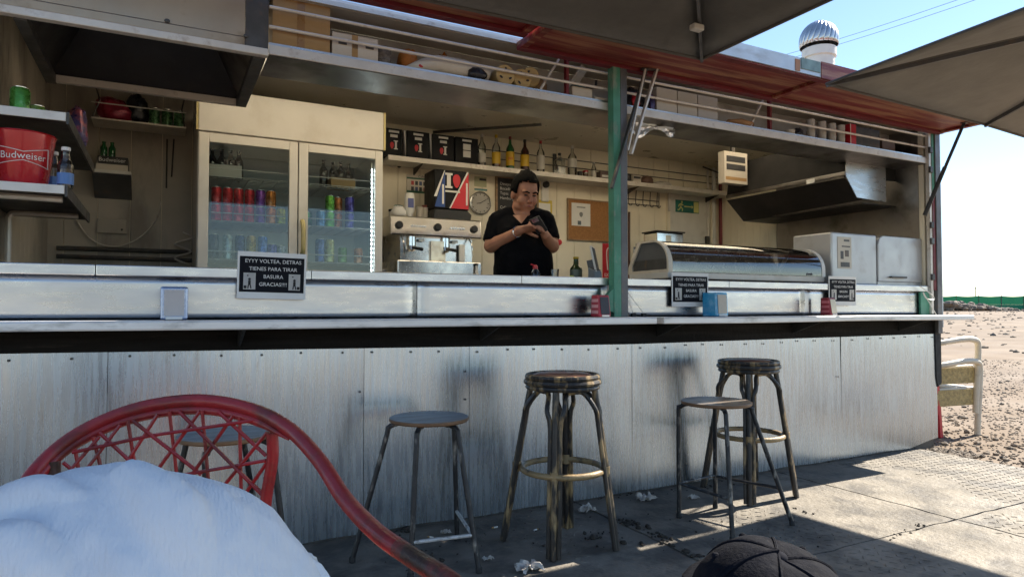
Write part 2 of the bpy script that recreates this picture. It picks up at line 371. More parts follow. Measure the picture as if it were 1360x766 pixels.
clods((838, 692), (940, 745), 46, .02); clods((822, 688), (838, 697), 14, .02); clods((752, 704), (832, 722), 16, .05, .005, .024)
clods((560, 733), (582, 749), 18, .03); clods((525, 712), (545, 700), 12, .03); clods((700, 670), (1020, 640), 60, .04, .003, .010)
clods((1180, 717), (1225, 696), 16, .012, .004, .011); clods((1055, 674), (1080, 683), 8, .01, .004, .012); clods((900, 690), (1100, 712), 24, .1, .003, .009)
clods((480, 740), (900, 700), 70, .25, .003, .008); clods((440, 712), (1240, 590), 160, .02, .003, .012)
cl.build('dirt_crumbs', m_clod, None, kind='stuff')
# litter
def tissue(px, py, s, label, seed):
    q = atz(px, py)
    def fn(u, v):
        s_ = s; p = Vector(((u - .5) * s * 1.3, (v - .5) * s * .85, 0)); h = abs(mnoise.noise(Vector((u * 3 + seed, v * 3, seed)))) * s * .75
        p += Vector((mnoise.noise(Vector((u * 4, v * 4, seed + 9))), mnoise.noise(Vector((u * 4, v * 4, seed + 19))), 0)) * s * .28
        return (q.x + p.x, q.y + p.y, .004 + h)
    o = MB().grid(fn, 12, 10).build('paper_scrap', mat('soiled_tissue', (.52, .49, .45), .8, 0, .15, 30), None); sd = o.modifiers.new('s', 'SOLIDIFY'); sd.thickness = .002; sd.offset = 1
    tag(o, label, 'litter', 'paper scraps on the floor')
tissue(858, 664, .075, 'crumpled white tissue beside the wall right of the red topped stool', 1.3)
tissue(780, 679, .07, 'crumpled white tissue behind the legs of the lone rattan stool', 4.1)
tissue(703, 756, .085, 'flattened beige paper scrap in front of the lone rattan stool', 7.7)
tissue(648, 743, .035, 'small torn white paper scrap next to the wooden topped stool foot', 2.9)
tissue(592, 708, .035, 'twisted white paper scrap inside the wooden topped stool footrest', 5.2)
tissue(921, 662, .045, 'pale crumpled scrap behind the low stool by the rattan stool', 9.9)
for (px, py, lab) in ((657, 701, 'cigarette butt lying by the foot of the lone rattan stool'), (712, 704, 'cigarette butt lying between the legs of the lone rattan stool'), (572, 714, 'cigarette butt lying under the wooden topped stool')):
    q = atz(px, py); a = rnd(0, 6); d = Vector((math.cos(a), math.sin(a), 0)) * .016
    e = thing('cigarette_butt', lab, 'litter', (q.x, q.y, 0)); z = Vector((q.x, q.y, .005))
    MB().tube([z - d, z + d * .3], .0042, 6).build('paper', m_paper, e); MB().tube([z + d * .3, z + d], .0043, 6).build('filter', m_card, e)

# green netting fence far off, rubble bank before it, pole on the horizon
fe = thing('green_netting_fence', 'long green netting fence on posts across the dirt field', 'fence', atd(1300, 410, 86))
pxs = list(range(1150, 1560, 30))
tops = []
for i, px in enumerate(pxs):
    p = atd(px, 400, 86); g = hgt(p.x, p.y); tops.append((p.x, p.y, g))
    MB().tube([(p.x, p.y, g - .3), (p.x, p.y, g + 1.95)], .05, 6).build('post', m_darkmetal, fe)
for i in range(len(tops) - 1):
    a, b_ = tops[i], tops[i + 1]
    def fn(u, v, lo, hi):
        sag = .09 * math.sin(u * math.pi); z0 = a[2] + (b_[2] - a[2]) * u
        return (a[0] + (b_[0] - a[0]) * u + .08 * math.sin(u * 9 + i), a[1] + (b_[1] - a[1]) * u, z0 + lo + (hi - sag * (hi > 1.2) - lo) * v)
    MB().grid(lambda u, v: fn(u, v, .75, 1.85), 8, 3).build('net', m_net, fe)
    MB().grid(lambda u, v: fn(u, v, -.05, .745), 8, 3).build('net_lower', m_net2, fe)
rb = MB()
for _ in range(420):
    px = rnd(1225, 1345) + random.gauss(0, 6); t = max(0, 1 - abs(px - 1262) / 85)
    p = atd(px, 405, 70 + random.gauss(0, 1.5)); g = hgt(p.x, p.y); r_ = rnd(.12, .55) * (.5 + .6 * t)
    k = rock((p.x, p.y, g + r_ * .2 + rnd(0, .75) * t), r_, 6, 4); rb.add(k.v, k.f)
for _ in range(260):
    d_ = rnd(16, 66); px = rnd(1240, 1420); p = atd(px, 405, d_); r_ = rnd(.04, .13); k = rock((p.x, p.y, hgt(p.x, p.y)), r_, 5, 3); rb.add(k.v, k.f)
rb.build('rubble', m_stone, None, kind='stuff')
p = atd(1296, 400, 150); g = hgt(p.x, p.y)
up = thing('utility_pole', 'thin bare pole on the horizon behind the green fence', 'pole', (p.x, p.y, g))
MB().tube([(p.x, p.y, g - 1), (p.x, p.y, g + 5.2)], [.14, .09], 6).build('pole', m_darkmetal, up); B(p.x - .5, p.x + .5, p.y - .06, p.y + .06, g + 4.7, g + 4.85).build('crossarm', m_darkmetal, up)
for (a, b_, da, db, lab) in (((930, 108), (1420, -43), 70, 40, 'lower of two thin power lines crossing the sky above the turbine'),
                          ((930, 102), (1420, -52), 70, 40, 'upper of two thin power lines crossing the sky above the turbine'),
                          ((1160, 108), (1430, 8), 80, 50, 'single thin power line rising over the taupe parasol')):
    A, Bb = atd(*a, da), atd(*b_, db)
    pts = [A.lerp(Bb, t / 10) - Vector((0, 0, .5 * math.sin(t / 10 * math.pi))) for t in range(11)]
    o = MB().tube(pts, .016, 5).build('power_line', m_darkmetal); tag(o, lab, 'cable', 'power lines')

# ================================================================ KIOSK
KX0, KX1 = -2.6, 5.58          # length of the front
XL, XR, YB, FZ = -.72, 5.5, 2.3, .35
K = thing('food_kiosk', 'long steel clad snack kiosk with serving hatch and bar ledge', 'kiosk')
K.location = (0, 0, 0)
def kb(n, m, *a, bevel=0): return B(*a).build(n, m, K, bevel=bevel)
# front sheets, slightly buckled
xs = [KX0, -.2, X_(482, 0, 600), X_(622, 0, 600), X_(838, 0, 560), X_(1116, 0, 540), KX1]
def topz(x): return .925 - .012 * (x + .6) + (.028 * (x - 2.5) if x > 2.5 else 0) * .55
for i in range(6):
    x0, x1 = xs[i] + .0012, xs[i + 1] - .0012; n = max(6, int((x1 - x0) * 22))
    def fy(x, z): return -.011 + .0045 * mnoise.noise(Vector((x * 1.3, z * 1.7, i * 3.1))) + .0016 * mnoise.noise(Vector((x * 4, z * 3, i)))
    def fn(u, v):
        x = x0 + (x1 - x0) * u; zb = .012 + .012 * mnoise.noise(Vector((x * 3, 0, 0)))
        if x > 5.2: zb += (x - 5.2) * .12
        z = zb + (topz(x) - zb) * v; return (x, fy(x, z), z)
    o = MB().grid(fn, n, 16).build('front_sheet', m_panel, K, 'all')
# rivets along the sheet tops
sm = None
sx = KX0 + .1; k = 0
while sx < KX1 - .02:
    if sm is None:
        sm_o = MB().lathe([(.0001, -.003), (.0045, -.0022), (.0055, 0), (.0055, .002)], 8, M=Matrix.Rotation(R(90), 3, 'X')).build('screw', m_darkmetal, K, world=False); sm = sm_o
    else: sm_o = sm.copy(); col.objects.link(sm_o)
    sm_o.location = (sx, -.0175, topz(sx) - .022 + rnd(-.006, .006)); k += 1
    sx += .17 + rnd(-.03, .05)
for px, py in ((618, 493), (618, 530), (1113, 500), (478, 520)):
    q = aty(px, py, -.0175); s2 = sm.copy(); col.objects.link(s2); s2.location = q
kb('fascia_board', m_blackboard, KX0, KX1 - .03, -.004, .05, .72, 1.016)
kb('base_skirt', m_darkmetal, KX0, KX1 - .04, .0, .04, -.03, .74)
# corner rubber strip at the far end of the ledge
MB().prism([(KX1 - .028, -.02, 1.016), (KX1 + .05, -.02, 1.016), (KX1 + .05, -.02, .50), (KX1 + .0, -.02, .47), (KX1 - .02, -.02, .55)], (0, .03, 0)).build('rubber_flap', m_rubber, K)
# bar ledge: two boards
xg = X_(872, -.3, 428); xg2 = X_(882, -.3, 428)
for (a, b_) in ((KX0, xg), (xg2, KX1)):
    n = 30
    def fn(u, v):
        x = a + (b_ - a) * u; return Vector((x, 0, 1.016 + .006 * mnoise.noise(Vector((x * .8, 0, 2)))))
    rows = [fn(t / n, 0) for t in range(n + 1)]; b = MB()
    for q in rows:
        for (y, z) in ((-.30, 0), (-.303, .006), (-.303, .030), (-.298, .036), (.0, .036), (.0, 0)): b.v.append(Vector((q.x, y, q.z + z)))
    for t in range(n):
        for e in range(6): f_ = (e + 1) % 6; b.f.append((t * 6 + e, t * 6 + f_, (t + 1) * 6 + f_, (t + 1) * 6 + e))
    b.f.append(tuple(range(6))); b.f.append(tuple(n * 6 + e for e in range(6)))
    b.build('bar_ledge', m_alu, K)
for x in (-.9, .3, 1.5, 2.7, 3.9, 5.1):
    MB().prism([(x, -.006, 1.012), (x, -.24, 1.012), (x, -.006, .93)], (.012, 0, 0)).build('ledge_bracket', m_rubber, K)
# counter face, lip and top
for (a, b_) in ((KX0, 1.15), (1.153, 2.34), (2.46, 4.05), (4.053, XR)):
    def fn(u, v):
        x = a + (b_ - a) * u; z = 1.05 + .188 * v; return (x, .012 + .003 * mnoise.noise(Vector((x * 1.4, z * 4, 3))), z)
    o = MB().grid(fn, max(4, int((b_ - a) * 14)), 6).build('counter_front', m_steel, K, 'all'); sd = o.modifiers.new('s', 'SOLIDIFY'); sd.thickness = .003; sd.offset = 1
lips = [KX0, -.25, .62, 1.75, 2.34]; 
for i in range(4): kb('counter_lip', m_steel, lips[i] + .001, lips[i + 1] - .001, -.014, .02, 1.238, 1.283, bevel=.004)
lips = [2.46, 3.3, 4.42, XR]
for i in range(3): kb('counter_lip', m_steel, lips[i] + .001, lips[i + 1] - .001, -.014, .02, 1.238, 1.283, bevel=.004)
kb('counter_top', m_steel, KX0, XR, .02, .40, 1.262, 1.2815)
kb('counter_cabinet', m_steel_dark, KX0, XR, .06, .38, .36, 1.26)
# shell
kb('floor', m_darkmetal, KX0, KX1 - .02, .05, YB + .06, .28, FZ)
bw = B(KX0, XR + .08, YB, YB + .05, FZ, 2.72).build('back_wall', m_cream, K)
x = XL - 1.9; 
while x < XR:
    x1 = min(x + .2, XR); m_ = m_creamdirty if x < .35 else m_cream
    B(x + .002, x1 - .002, YB - .008 - rnd(0, .0015), YB - .0005, FZ + .002, 2.70).build('panel_plank', m_, bw, bevel=.0015); x += .2
rw = B(XR, XR + .05, .02, YB, FZ, 2.72).build('end_wall', m_cream, K)
y = 1.5
while y < YB - .02:
    B(XR - .008, XR - .0005, y + .002, min(y + .1, YB - .012) - .002, FZ + .002, 2.66).build('panel_plank', m_cream, rw, bevel=.002); y += .1
for (y0, y1) in ((.06, .72), (.722, 1.498)):
    B(XR - .006, XR - .0008, y0, y1, FZ + .001, 2.6).build('splash_sheet', m_steel_dark, rw)
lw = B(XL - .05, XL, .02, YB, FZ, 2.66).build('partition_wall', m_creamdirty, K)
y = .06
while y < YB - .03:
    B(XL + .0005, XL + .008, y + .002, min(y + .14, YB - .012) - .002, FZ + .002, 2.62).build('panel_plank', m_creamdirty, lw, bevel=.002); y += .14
# outer end cladding
kb('outer_end', m_greypost, XR + .05, KX1, .03, YB + .06, .0, 2.60)
# roof / ceiling (falls towards the front)
def rz(y): return 2.575 + .052 * (y)
def rslab(x0, x1, y0, y1, n, m_, t=.035): return MB().prism([(x0, y0, rz(y0)), (x0, y1, rz(y1)), (x0, y1, rz(y1) + t), (x0, y0, rz(y0) + t)], (x1 - x0, 0, 0)).build(n, m_, K)
rslab(KX0, KX1 + .02, 0, .345, 'roof', m_trimw); rslab(KX0, KX1 + .02, 1.252, YB + .1, 'roof', m_trimw); rslab(KX0, .1, .346, 1.251, 'roof', m_trimw); rslab(5.2, KX1 + .02, .346, 1.251, 'roof', m_trimw)
for i in range(5): rslab(.101 + i * 1.02, .099 + (i + 1) * 1.02, .346, 1.251, 'added_fill_panel', m_fillsheet, .006)  # unseen translucent panels, added to brighten the interior from above
MB().prism([(XL, 1.26, rz(1.26) - .004), (XL, YB - .01, rz(YB) - .006), (XL, YB - .01, rz(YB) - .001), (XL, 1.26, rz(1.26) - .001)], (XR - XL - .01, 0, 0)).build('ceiling_sheet', m_ceil, K)
MB().prism([(.45, .01, rz(0) - .006), (.45, .30, rz(.30) - .006), (.45, .30, rz(.3) - .001), (.45, .01, rz(0) - .001)], (XR - .46, 0, 0)).build('loft_ceiling', m_loftceil, K)
kb('roof_front_trim', m_rail, .45, XR, -.012, -.001, 2.570, 2.592)
# loft: floor, lip, back, rails
LZ = 2.34
kb('loft_shelf', m_steel, .42, XR, .0, .30, 2.285, LZ)
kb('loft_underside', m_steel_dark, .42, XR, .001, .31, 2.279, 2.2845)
kb('loft_lip', m_rail, .42, XR, -.012, -.001, 2.281, 2.327, bevel=.003)
kb('loft_back', m_loft, .42, XR, .302, .312, LZ, rz(.3) - .008)
for z in (2.412, 2.505): MB().tube([(.42, -.006, z), (1.9, -.006, z - .004), (3.6, -.006, z + .002), (XR + .02, -.006, z)], .0085, 8).build('rail', m_rail, K, True)
for px in (752, 1021):
    x = X_(px, .02, 120); kb('loft_upright', m_redclean, x - .009, x + .009, .004, .03, LZ, 2.57)
    MB().bar((x - .17, .04, LZ + .004), (x - .04, .04, 2.55), .018, .012).build('loft_brace', m_rail, K)
MB().bar((4.42, .28, LZ + .03), (4.95, .1, 2.52), .02, .02).build('loft_stay', m_darkmetal, K)
# middle post
px0 = X_(813, -.06, 240)
pg = B(px0, px0 + .052, -.075, -.02, 1.052, 2.545).build('green_post', m_green, K, bevel=.003)
kb('grey_post', m_greypost, px0 + .053, px0 + .103, -.073, -.022, 1.052, 2.545, bevel=.003)
MB().prism([(px0, -.07, 1.22), (px0 - .065, -.07, 1.16), (px0 - .065, -.07, 1.10), (px0, -.07, 1.08)], (0, .03, 0)).build('post_gusset', m_green, K)
# folded stay bars leaning from the hatch against the post
for (dx, l) in ((0, 1), (.075, 1)):
    a = aty(858 + dx * 170, 92, -.10); b_ = aty(812 + dx * 190, 250 if dx == 0 else 256, -.10)
    if dx: b_ = aty(838, 205, -.09); a = aty(872, 92, -.10)
    MB().bar(a, b_, .026, .012).build('stay_bar', m_rail if dx else m_darkmetal, K)
MB().bar(aty(857, 92, -.115), aty(834, 200, -.115), .012, .008).build('stay_bar', m_rail, K)
MB().bar(aty(852, 92, -.1), aty(876, 93, -.1), .018, .012).build('stay_hinge', m_darkmetal, K)
# right corner post: cream hinge strip, green above red, grey outer angle
kb('hinge_strip', m_rail, XR - .005, XR + .025, -.03, .0, 1.06, 2.56)
kb('corner_post', m_green, XR + .026, XR + .056, -.035, .0, 2.02, 2.56); kb('corner_post', m_redclean, XR + .026, XR + .056, -.036, .0, 1.25, 2.018)
kb('corner_post', m_green, XR - .12, XR + .02, -.012, .004, 1.053, 1.236)
kb('corner_angle', m_greypost, XR + .057, KX1 + .035, -.045, .03, .9, 2.56, bevel=.003)
kb('corner_trim', m_trimw, KX1 + .036, KX1 + .046, -.045, .05, .95, 2.56)
for z in (1.33, 1.62, 1.75, 2.2, 2.36): kb('hinge_knuckle', m_darkmetal, XR - .02, XR + .02, -.05, -.031, z, z + .05, bevel=.004)
# raised hatch flaps
HZ = 2.535
def flap(x0, x1, yi, yo, z, name='hatch_flap'):
    f_ = B(x0, x1, yo, yi, z + .012, z + .03).build(name, m_red, K)
    for (a, b_) in ((yo, yo + .05), (yi - .05, yi)): B(x0, x1, a, b_, z - .012, z + .011).build('flap_frame', m_redclean, f_, bevel=.002)
    n = 2
    for i in range(n + 1):
        xx = x0 + (x1 - x0 - .04) * i / n; B(xx, xx + .04, yo + .051, yi - .051, z - .008, z + .011).build('flap_rib', m_red, f_)
    B(x0, x1, yo - .012, yo - .001, z - .004, z + .085).build('flap_edge', m_trimw, f_)
    return f_
fl = flap(-.9, X_(692, -.1, 48), -.13, -.42, HZ + .03); fr = flap(X_(694, -.1, 48), KX1 + .04, -.03, -.49, HZ)
B(3.36, 3.40, -.506, -.503, HZ, HZ + .07).build('patch', flat('orange_paint', (.42, .17, .06)), fr); B(3.41, 3.58, -.508, -.503, HZ + .02, HZ + .086).build('patch', mat('faded_teal', (.22, .30, .28), .6, 0, .25, 14), fr)
B(3.59, 4.3, -.508, -.503, HZ - .01, HZ + .092).build('patch', m_red, fr)
for (px, py) in ((745, 52), (757, 54), (764, 56), (966, 98)):
    q = aty(px, py, -.05); big = px > 900
    MB().tube(arc([q, q + Vector((.008, -.01, -.04)), q + Vector((.012, 0, -.07 if big else -.05))], 3), .008 if big else .005, 6).build('latch', m_darkmetal, K)
MB().bar(aty(1282, 160, -.30), aty(1228, 286, -.05), .022, .022).build('gas_strut', m_black, K); MB().tube([aty(1255, 222, -.175), aty(1228, 286, -.05)], .016, 8).build('strut_barrel', m_black, K)
MB().box(-.03, .03, -.02, .02, -.012, .012, Matrix.Translation(aty(1282, 162, -.30))).build('strut_bracket', m_darkmetal, K)
MB().tube(arc([aty(1222, 380, -.04), aty(1238, 392, -.06), aty(1240, 398, -.07), aty(1230, 396, -.06), aty(1226, 388, -.05), aty(1236, 405, -.07), aty(1245, 420, -.1)], 5), .004, 6).build('hook_wire', m_rail, K, True)
# two plug weights hanging on strings by the post
for (px, py) in ((841, 419), (855, 419)):
    q = aty(px, 424, -.04); q.z = 1.0527
    B(q.x - .013, q.x + .013, q.y - .01, q.y + .01, q.z, q.z + .02).build('string_weight', m_rubber, K); MB().tube([(q.x, q.y, q.z + .02), aty(826, 378, -.02)], .0018, 4).build('string', m_rail, K)
# turbine vent on the roof
tv = atd(1088, 95, 5.6); tv.z -= .05; T = thing('roof_turbine', 'round finned turbine vent with white collar on the kiosk roof', 'vent', (tv.x, tv.y, rz(tv.y) + .035))
tz = tv.z; r0 = .115
MB().lathe([(r0, T.location.z - .01)] + [(r0 + (.006 if i % 2 else 0), tz - .09 + i * .0175) for i in range(16)], 24, (tv.x, tv.y, 0)).build('duct', m_white, T, True)
MB().lathe([(.125, tz + .16), (.135, tz + .16), (.135, tz + .23), (.125, tz + .235)], 24, (tv.x, tv.y, 0)).build('collar', m_white, T, True)
MB().lathe([(.07, tz + .2), (.09, tz + .3), (.05, tz + .4)], 16, (tv.x, tv.y, 0)).build('core', m_soot, T, True)
nf = 22; fin = None
for k in range(nf):
    if fin is None:
        b = MB()
        def fn(u, v):
            a = u * .34 + v * .55; ph = -.28 + v * 1.72; rr = .152 * (math.cos(ph) * .93 + .07) + .004 * math.sin(u * math.pi)
            return (rr * math.cos(a), rr * math.sin(a), .215 + .085 + .165 * math.sin(ph))
        fin = b.grid(fn, 3, 10).build('fin', m_steel, T, True, world=False); sd = fin.modifiers.new('s', 'SOLIDIFY'); sd.thickness = .0015; o = fin
    else: o = fin.copy(); col.objects.link(o)
    o.location = (0, 0, tz - T.location.z); o.rotation_euler = (0, 0, 2 * math.pi * k / nf)
MB().lathe([(.001, .472), (.045, .465), (.05, .459), (.001, .455)], 16, (tv.x, tv.y, tz)).build('cap', m_steel, T, True)

# ---------------------------------------------------------------- parasols
def parasol(label, cx, cy, za, ribs, corners, mt, mast, apex=.42):
    t = thing('parasol', label, 'parasol', (mast[0], mast[1], 0)); C_ = Vector((cx, cy, za + apex)); n = len(corners)
    for i in range(n):
        a, b_ = Vector((*corners[i], za)), Vector((*corners[(i + 1) % n], za))
        def fn(u, v):
            e = a.lerp(b_, u); p = e.lerp(C_, v); p.z -= .045 * math.sin(u * math.pi) * (1 - v) * 0 + .05 * math.sin(v * math.pi) * math.sin(u * math.pi); return p
        o = MB().grid(fn, 10, 10).build('canopy_panel', mt, t, 'all'); sd = o.modifiers.new('s', 'SOLIDIFY'); sd.thickness = .003; sd.offset = 1
        MB().tube([a - Vector((0, 0, .004)), b_ - Vector((0, 0, .004))], .008, 6).build('hem', m_canopy, t)
    for q in ribs:
        a = Vector((*q, za - .012)); c2 = C_ - Vector((0, 0, .06)); MB().bar(a, c2, .016, .024).build('rib', m_greypost, t)
    M3 = Vector(mast)
    MB().tube([(M3.x, M3.y, 0), (M3.x, M3.y, za + .25)], .035, 12).build('mast', m_greypost, t, True)
    MB().tube([(M3.x, M3.y, za + .25), (C_.x, C_.y, C_.z + .1), (C_.x, C_.y, C_.z - .1)], .028, 10).build('arm', m_greypost, t, True)
    B(M3.x - .4, M3.x + .4, M3.y - .4, M3.y + .4, 0, .06).build('base', m_greypost, t, bevel=.01)
    return t
ZP = 2.45
c1 = atz(932, 78, ZP); hx = 1.2
cs = [(c1.x, c1.y), (c1.x - 2 * hx, c1.y + .05), (c1.x - 2 * hx, c1.y - 2 * hx), (c1.x, c1.y - 2 * hx)]
P1 = parasol('dark grey square parasol with a white clip on its rib', c1.x - hx, c1.y - hx, ZP, cs, cs, m_canopy, (c1.x - 2 * hx - .5, c1.y - hx), .40)
q = atd(918, 22, 3.0); d = (Vector((c1.x - hx, c1.y - hx, ZP + .34)) - Vector((c1.x, c1.y, ZP - .012))).normalized(); q = Vector((c1.x, c1.y, ZP - .03)) + d * .35
MB().box(-.05, .015, -.02, .02, -.03, .0, Matrix.Translation(q)).build('clip', m_white, P1, bevel=.006)
cA, cB_ = atz(1097, 111, ZP), atz(1308, 165, ZP); xr = 6.05
cs2 = [(xr, cB_.y + .06), (cB_.x, cB_.y), (cA.x, cA.y), (cA.x - .12, cA.y - 1.35), (cA.x + .1, cA.y - 2.5), (cB_.x - .3, cA.y - 2.75), (xr + .05, cA.y - 2.5), (xr + .1, cA.y - 1.3)]
parasol('taupe parasol beside the kiosk end showing its pale ribs', 4.85, cA.y - 1.35, ZP, [c for c in cs2], cs2, m_canopy2, (4.85 + 2.2, cA.y - 1.35), .34)

# ================================================================ EQUIPMENT
# ---- left extractor hood
hx0, hx1, hy0, hy1, hz_ = -.55, .405, 0.0, .86, 2.27
H = thing('extractor_hood', 'large steel extractor hood over the empty corner beside the fridge', 'hood', (0, 0, 2.27))
B(-1.6, hx1 - .09, -.004, .004, 2.345, 2.575).build('front_panel', m_steel_warm, H); B(-1.6, hx1 - .09, -.006, .002, 2.305, 2.343).build('front_rail', m_steel_warm, H, bevel=.003)
B(hx1 - .088, hx1 + .012, -.006, .03, 2.30, 2.575).build('end_post', m_darkmetal, H)
B(-1.6, hx1 + .012, -.02, .02, 2.268, 2.302).build('front_lip', m_rail, H, bevel=.004)
B(hx1 - .05, hx1 + .004, .021, hy1, 2.262, 2.30).build('side_rail', m_darkmetal, H); B(hx0, hx0 + .045, .021, hy1 + .02, 2.262, 2.30).build('side_rail', m_darkmetal, H)
B(hx0 + .046, hx1 - .051, hy1 - .02, hy1 + .01, 2.264, 2.30).build('rear_rail', m_rail, H)
ti = [(hx0 + .2, .25, 2.55), (hx1 - .2, .25, 2.55), (hx1 - .2, .62, 2.55), (hx0 + .2, .62, 2.55)]
bo = [(hx0 + .02, .022, 2.295), (hx1 - .03, .022, 2.295), (hx1 - .03, hy1 - .005, 2.295), (hx0 + .02, hy1 - .005, 2.295)]
for i in range(4):
    j = (i + 1) % 4; MB().add([bo[i], bo[j], ti[j], ti[i]], [(0, 1, 2, 3)]).build('baffle', m_soot if i != 1 else m_steel_dark, H)
MB().add(ti, [(0, 1, 2, 3)]).build('filter', m_soot, H)
for (px, py) in ((222, 28), (327, 48)):
    q = aty(px, py, -.008); MB().ball(q, .012, .006, .01, n=8, m=5).build('rust_bolt', m_darkmetal, H)
# ---- right extractor hood over the grill corner
G = thing('extractor_hood', 'black sided extractor hood above the steel grill housing', 'hood', (4.9, .8, 1.95))
xa, xb_, ya, yb_ = X_(1122, .25, 230), XR - .01, .25, 1.52
zt, zm, zb2 = 2.50, Z_(1122, 228, .25), Z_(1135, 264, .25)
xin = xa + .16
b = MB(); # dark inclined side facing the cook, made of an upper fascia, a rail and a lower inclined plate
MB().add([(xa, ya, zm), (xa, yb_, zm), (xa + .05, yb_, zt), (xa + .05, ya, zt)], [(0, 1, 2, 3)]).build('upper_plate', mat('hood_black', (.03, .029, .028), .9, 0, .2, 6, spec=.1), G)
B(xa - .012, xa + .01, ya - .01, yb_, zm - .03, zm).build('side_rail', m_steel_dark, G, bevel=.003)
MB().add([(xa, ya, zm - .05), (xa, yb_, zm - .05), (xa + .22, yb_, zb2 - .03), (xa + .22, ya, zb2)], [(0, 1, 2, 3)]).build('lower_plate', m_soot, G)
MB().prism([(xa, ya, zm), (xa + .05, ya, zt), (xb_, ya, zt), (xb_, ya, zm - .02), (xa, ya, zm - .05)], (0, .006, 0)).build('end_upper', MATS['hood_black'], G)
MB().prism([(xa + .0, ya - .012, zm + .10), (X_(1176, .24, 230), ya - .012, zm + .11), (X_(1176, .24, 230), ya - .012, zb2 + .0), (xa + .13, ya - .012, zb2 + .01), (xa, ya - .012, zm - .04)], (0, .006, 0)).build('end_plate', m_steel, G)
q = aty(1085, 231, ya - .0); B(xa - .016, xa - .0122, .52, .60, zm - .045, zm - .01).build('sticker', m_paper, G)
B(xa + .22, xb_, ya, yb_, zb2 - .03, zb2 - .022).build('grease_tray', m_soot, G)
# ---- fridge
fy = 1.45
fx0, fx1 = X_(262, fy, 260), X_(509, fy, 260); fm = X_(396, fy, 260)
FR = thing('drinks_fridge', 'tall cream two door glass fridge stocked with cans and bottles', 'fridge', ((fx0 + fx1) / 2, fy + .35, FZ))
z0, zd0, zd1, z1 = FZ, .62, Z_(396, 189, fy), 2.52
body = B(fx0, fx1, fy + .70, fy + .74, z0, z1).build('cabinet', m_fridge, FR)
B(fx0, fx0 + .03, fy + .03, fy + .70, z0, z1).build('side', m_fridge, body); B(fx1 - .03, fx1, fy + .03, fy + .70, z0, z1).build('side', m_fridge, body)
B(fx0 + .031, fx1 - .031, fy + .69, fy + .699, zd0, zd1).build('liner', m_fridgein, body)
B(fx0 + .0305, fx0 + .034, fy + .06, fy + .69, zd0, zd1).build('liner', m_fridgein, body); B(fx1 - .034, fx1 - .0305, fy + .06, fy + .69, zd0, zd1).build('liner', m_fridgein, body)
B(fx0 + .031, fx1 - .031, fy + .03, fy + .69, z0 + .05, zd0).build('plinth', m_fridge, body); B(fx0 + .031, fx1 - .031, fy + .03, fy + .69, zd1 + .002, z1).build('top_box', m_fridge, body)
B(fx0, fx1, fy - .004, fy + .028, zd1 + .008, z1).build('header', m_fridge, FR, bevel=.006)
B(fx0 - .012, fx0 - .0005, fy - .006, fy + .03, zd1 + .01, z1).build('header_edge', flat('yellowed_trim', (.5, .42, .18)), FR); B(fx1 + .0005, fx1 + .014, fy - .006, fy + .03, zd1 + .01, z1).build('header_edge', MATS['yellowed_trim'], FR)
def door(a, b_, hside):
    d = B(a, a + .062, fy, fy + .04, zd0, zd1).build('door', m_fridge, FR, bevel=.004)
    B(b_ - .055, b_, fy, fy + .04, zd0, zd1).build('stile', m_fridge, d, bevel=.004); B(a + .062, b_ - .055, fy + .001, fy + .04, zd1 - .06, zd1).build('top_rail', m_fridge, d, bevel=.004)
    B(a + .062, b_ - .055, fy + .001, fy + .04, zd0, zd0 + .07).build('bottom_rail', m_fridge, d)
    B(a + .062, b_ - .055, fy + .016, fy + .020, zd0 + .07, zd1 - .06).build('pane', g_pane, d)
    return d
d1 = door(fx0 + .004, fm - .004, 1); d2 = door(fm + .004, fx1 - .004, -1)
MB().tube(arc([(fm + .03, fy - .002, 1.46), (fm + .03, fy - .035, 1.5), (fm + .03, fy - .04, 1.57), (fm + .03, fy - .035, 1.66), (fm + .03, fy - .002, 1.70)], 4), .016, 8).build('handle', MATS['yellowed_trim'], d2, True)
ys0, ys1 = fy + .10, fy + .62
zs = [Z_(330, 240, fy + .2), Z_(330, 297, fy + .2), Z_(330, 346, fy + .2)]
for z in zs + [zs[2] - .36]:
    s_ = B(fx0 + .04, fx1 - .04, ys1, ys1 + .006, z - .008, z - .002).build('wire_shelf', m_rail, FR); b = MB()
    for (a, c) in ((fx0 + .04, fm - .02), (fm + .02, fx1 - .04)):
        for i in range(9): yy = ys0 + (ys1 - ys0) * i / 8; b.tube([(a, yy, z - .004), (c, yy, z - .004)], .003, 5)
        b.tube([(a, ys0, z - .004), (a, ys0, z + .05), (c, ys0, z + .05), (c, ys0, z - .004)], .0032, 5)
        for i in range(7): xx = a + (c - a) * i / 6; b.tube([(xx, ys0, z - .008), (xx, ys1, z - .008)], .0025, 5)
    b.build('wires', m_rail, s_)
st = B(fx1 - .075, fx1 - .066, fy + .05, fy + .058, 1.3, zd1 - .08).build('light_strip', m_white, FR)
for i in range(26): 
    zz = 1.31 + i * (zd1 - 1.42) / 26
    if i == 0: led = B(-.003, .003, -.003, 0, 0, .012).build('led', m_led, st, world=False); o = led
    else: o = led.copy(); col.objects.link(o)
    o.location = (fx1 - .0705 - FR.location.x, fy + .0498 - FR.location.y, zz - FR.location.z)
B(fx0 + .3, fx0 + .312, fy + .66, fy + .688, zs[0] + .06, zs[0] + .2).build('thermostat', m_black, FR)

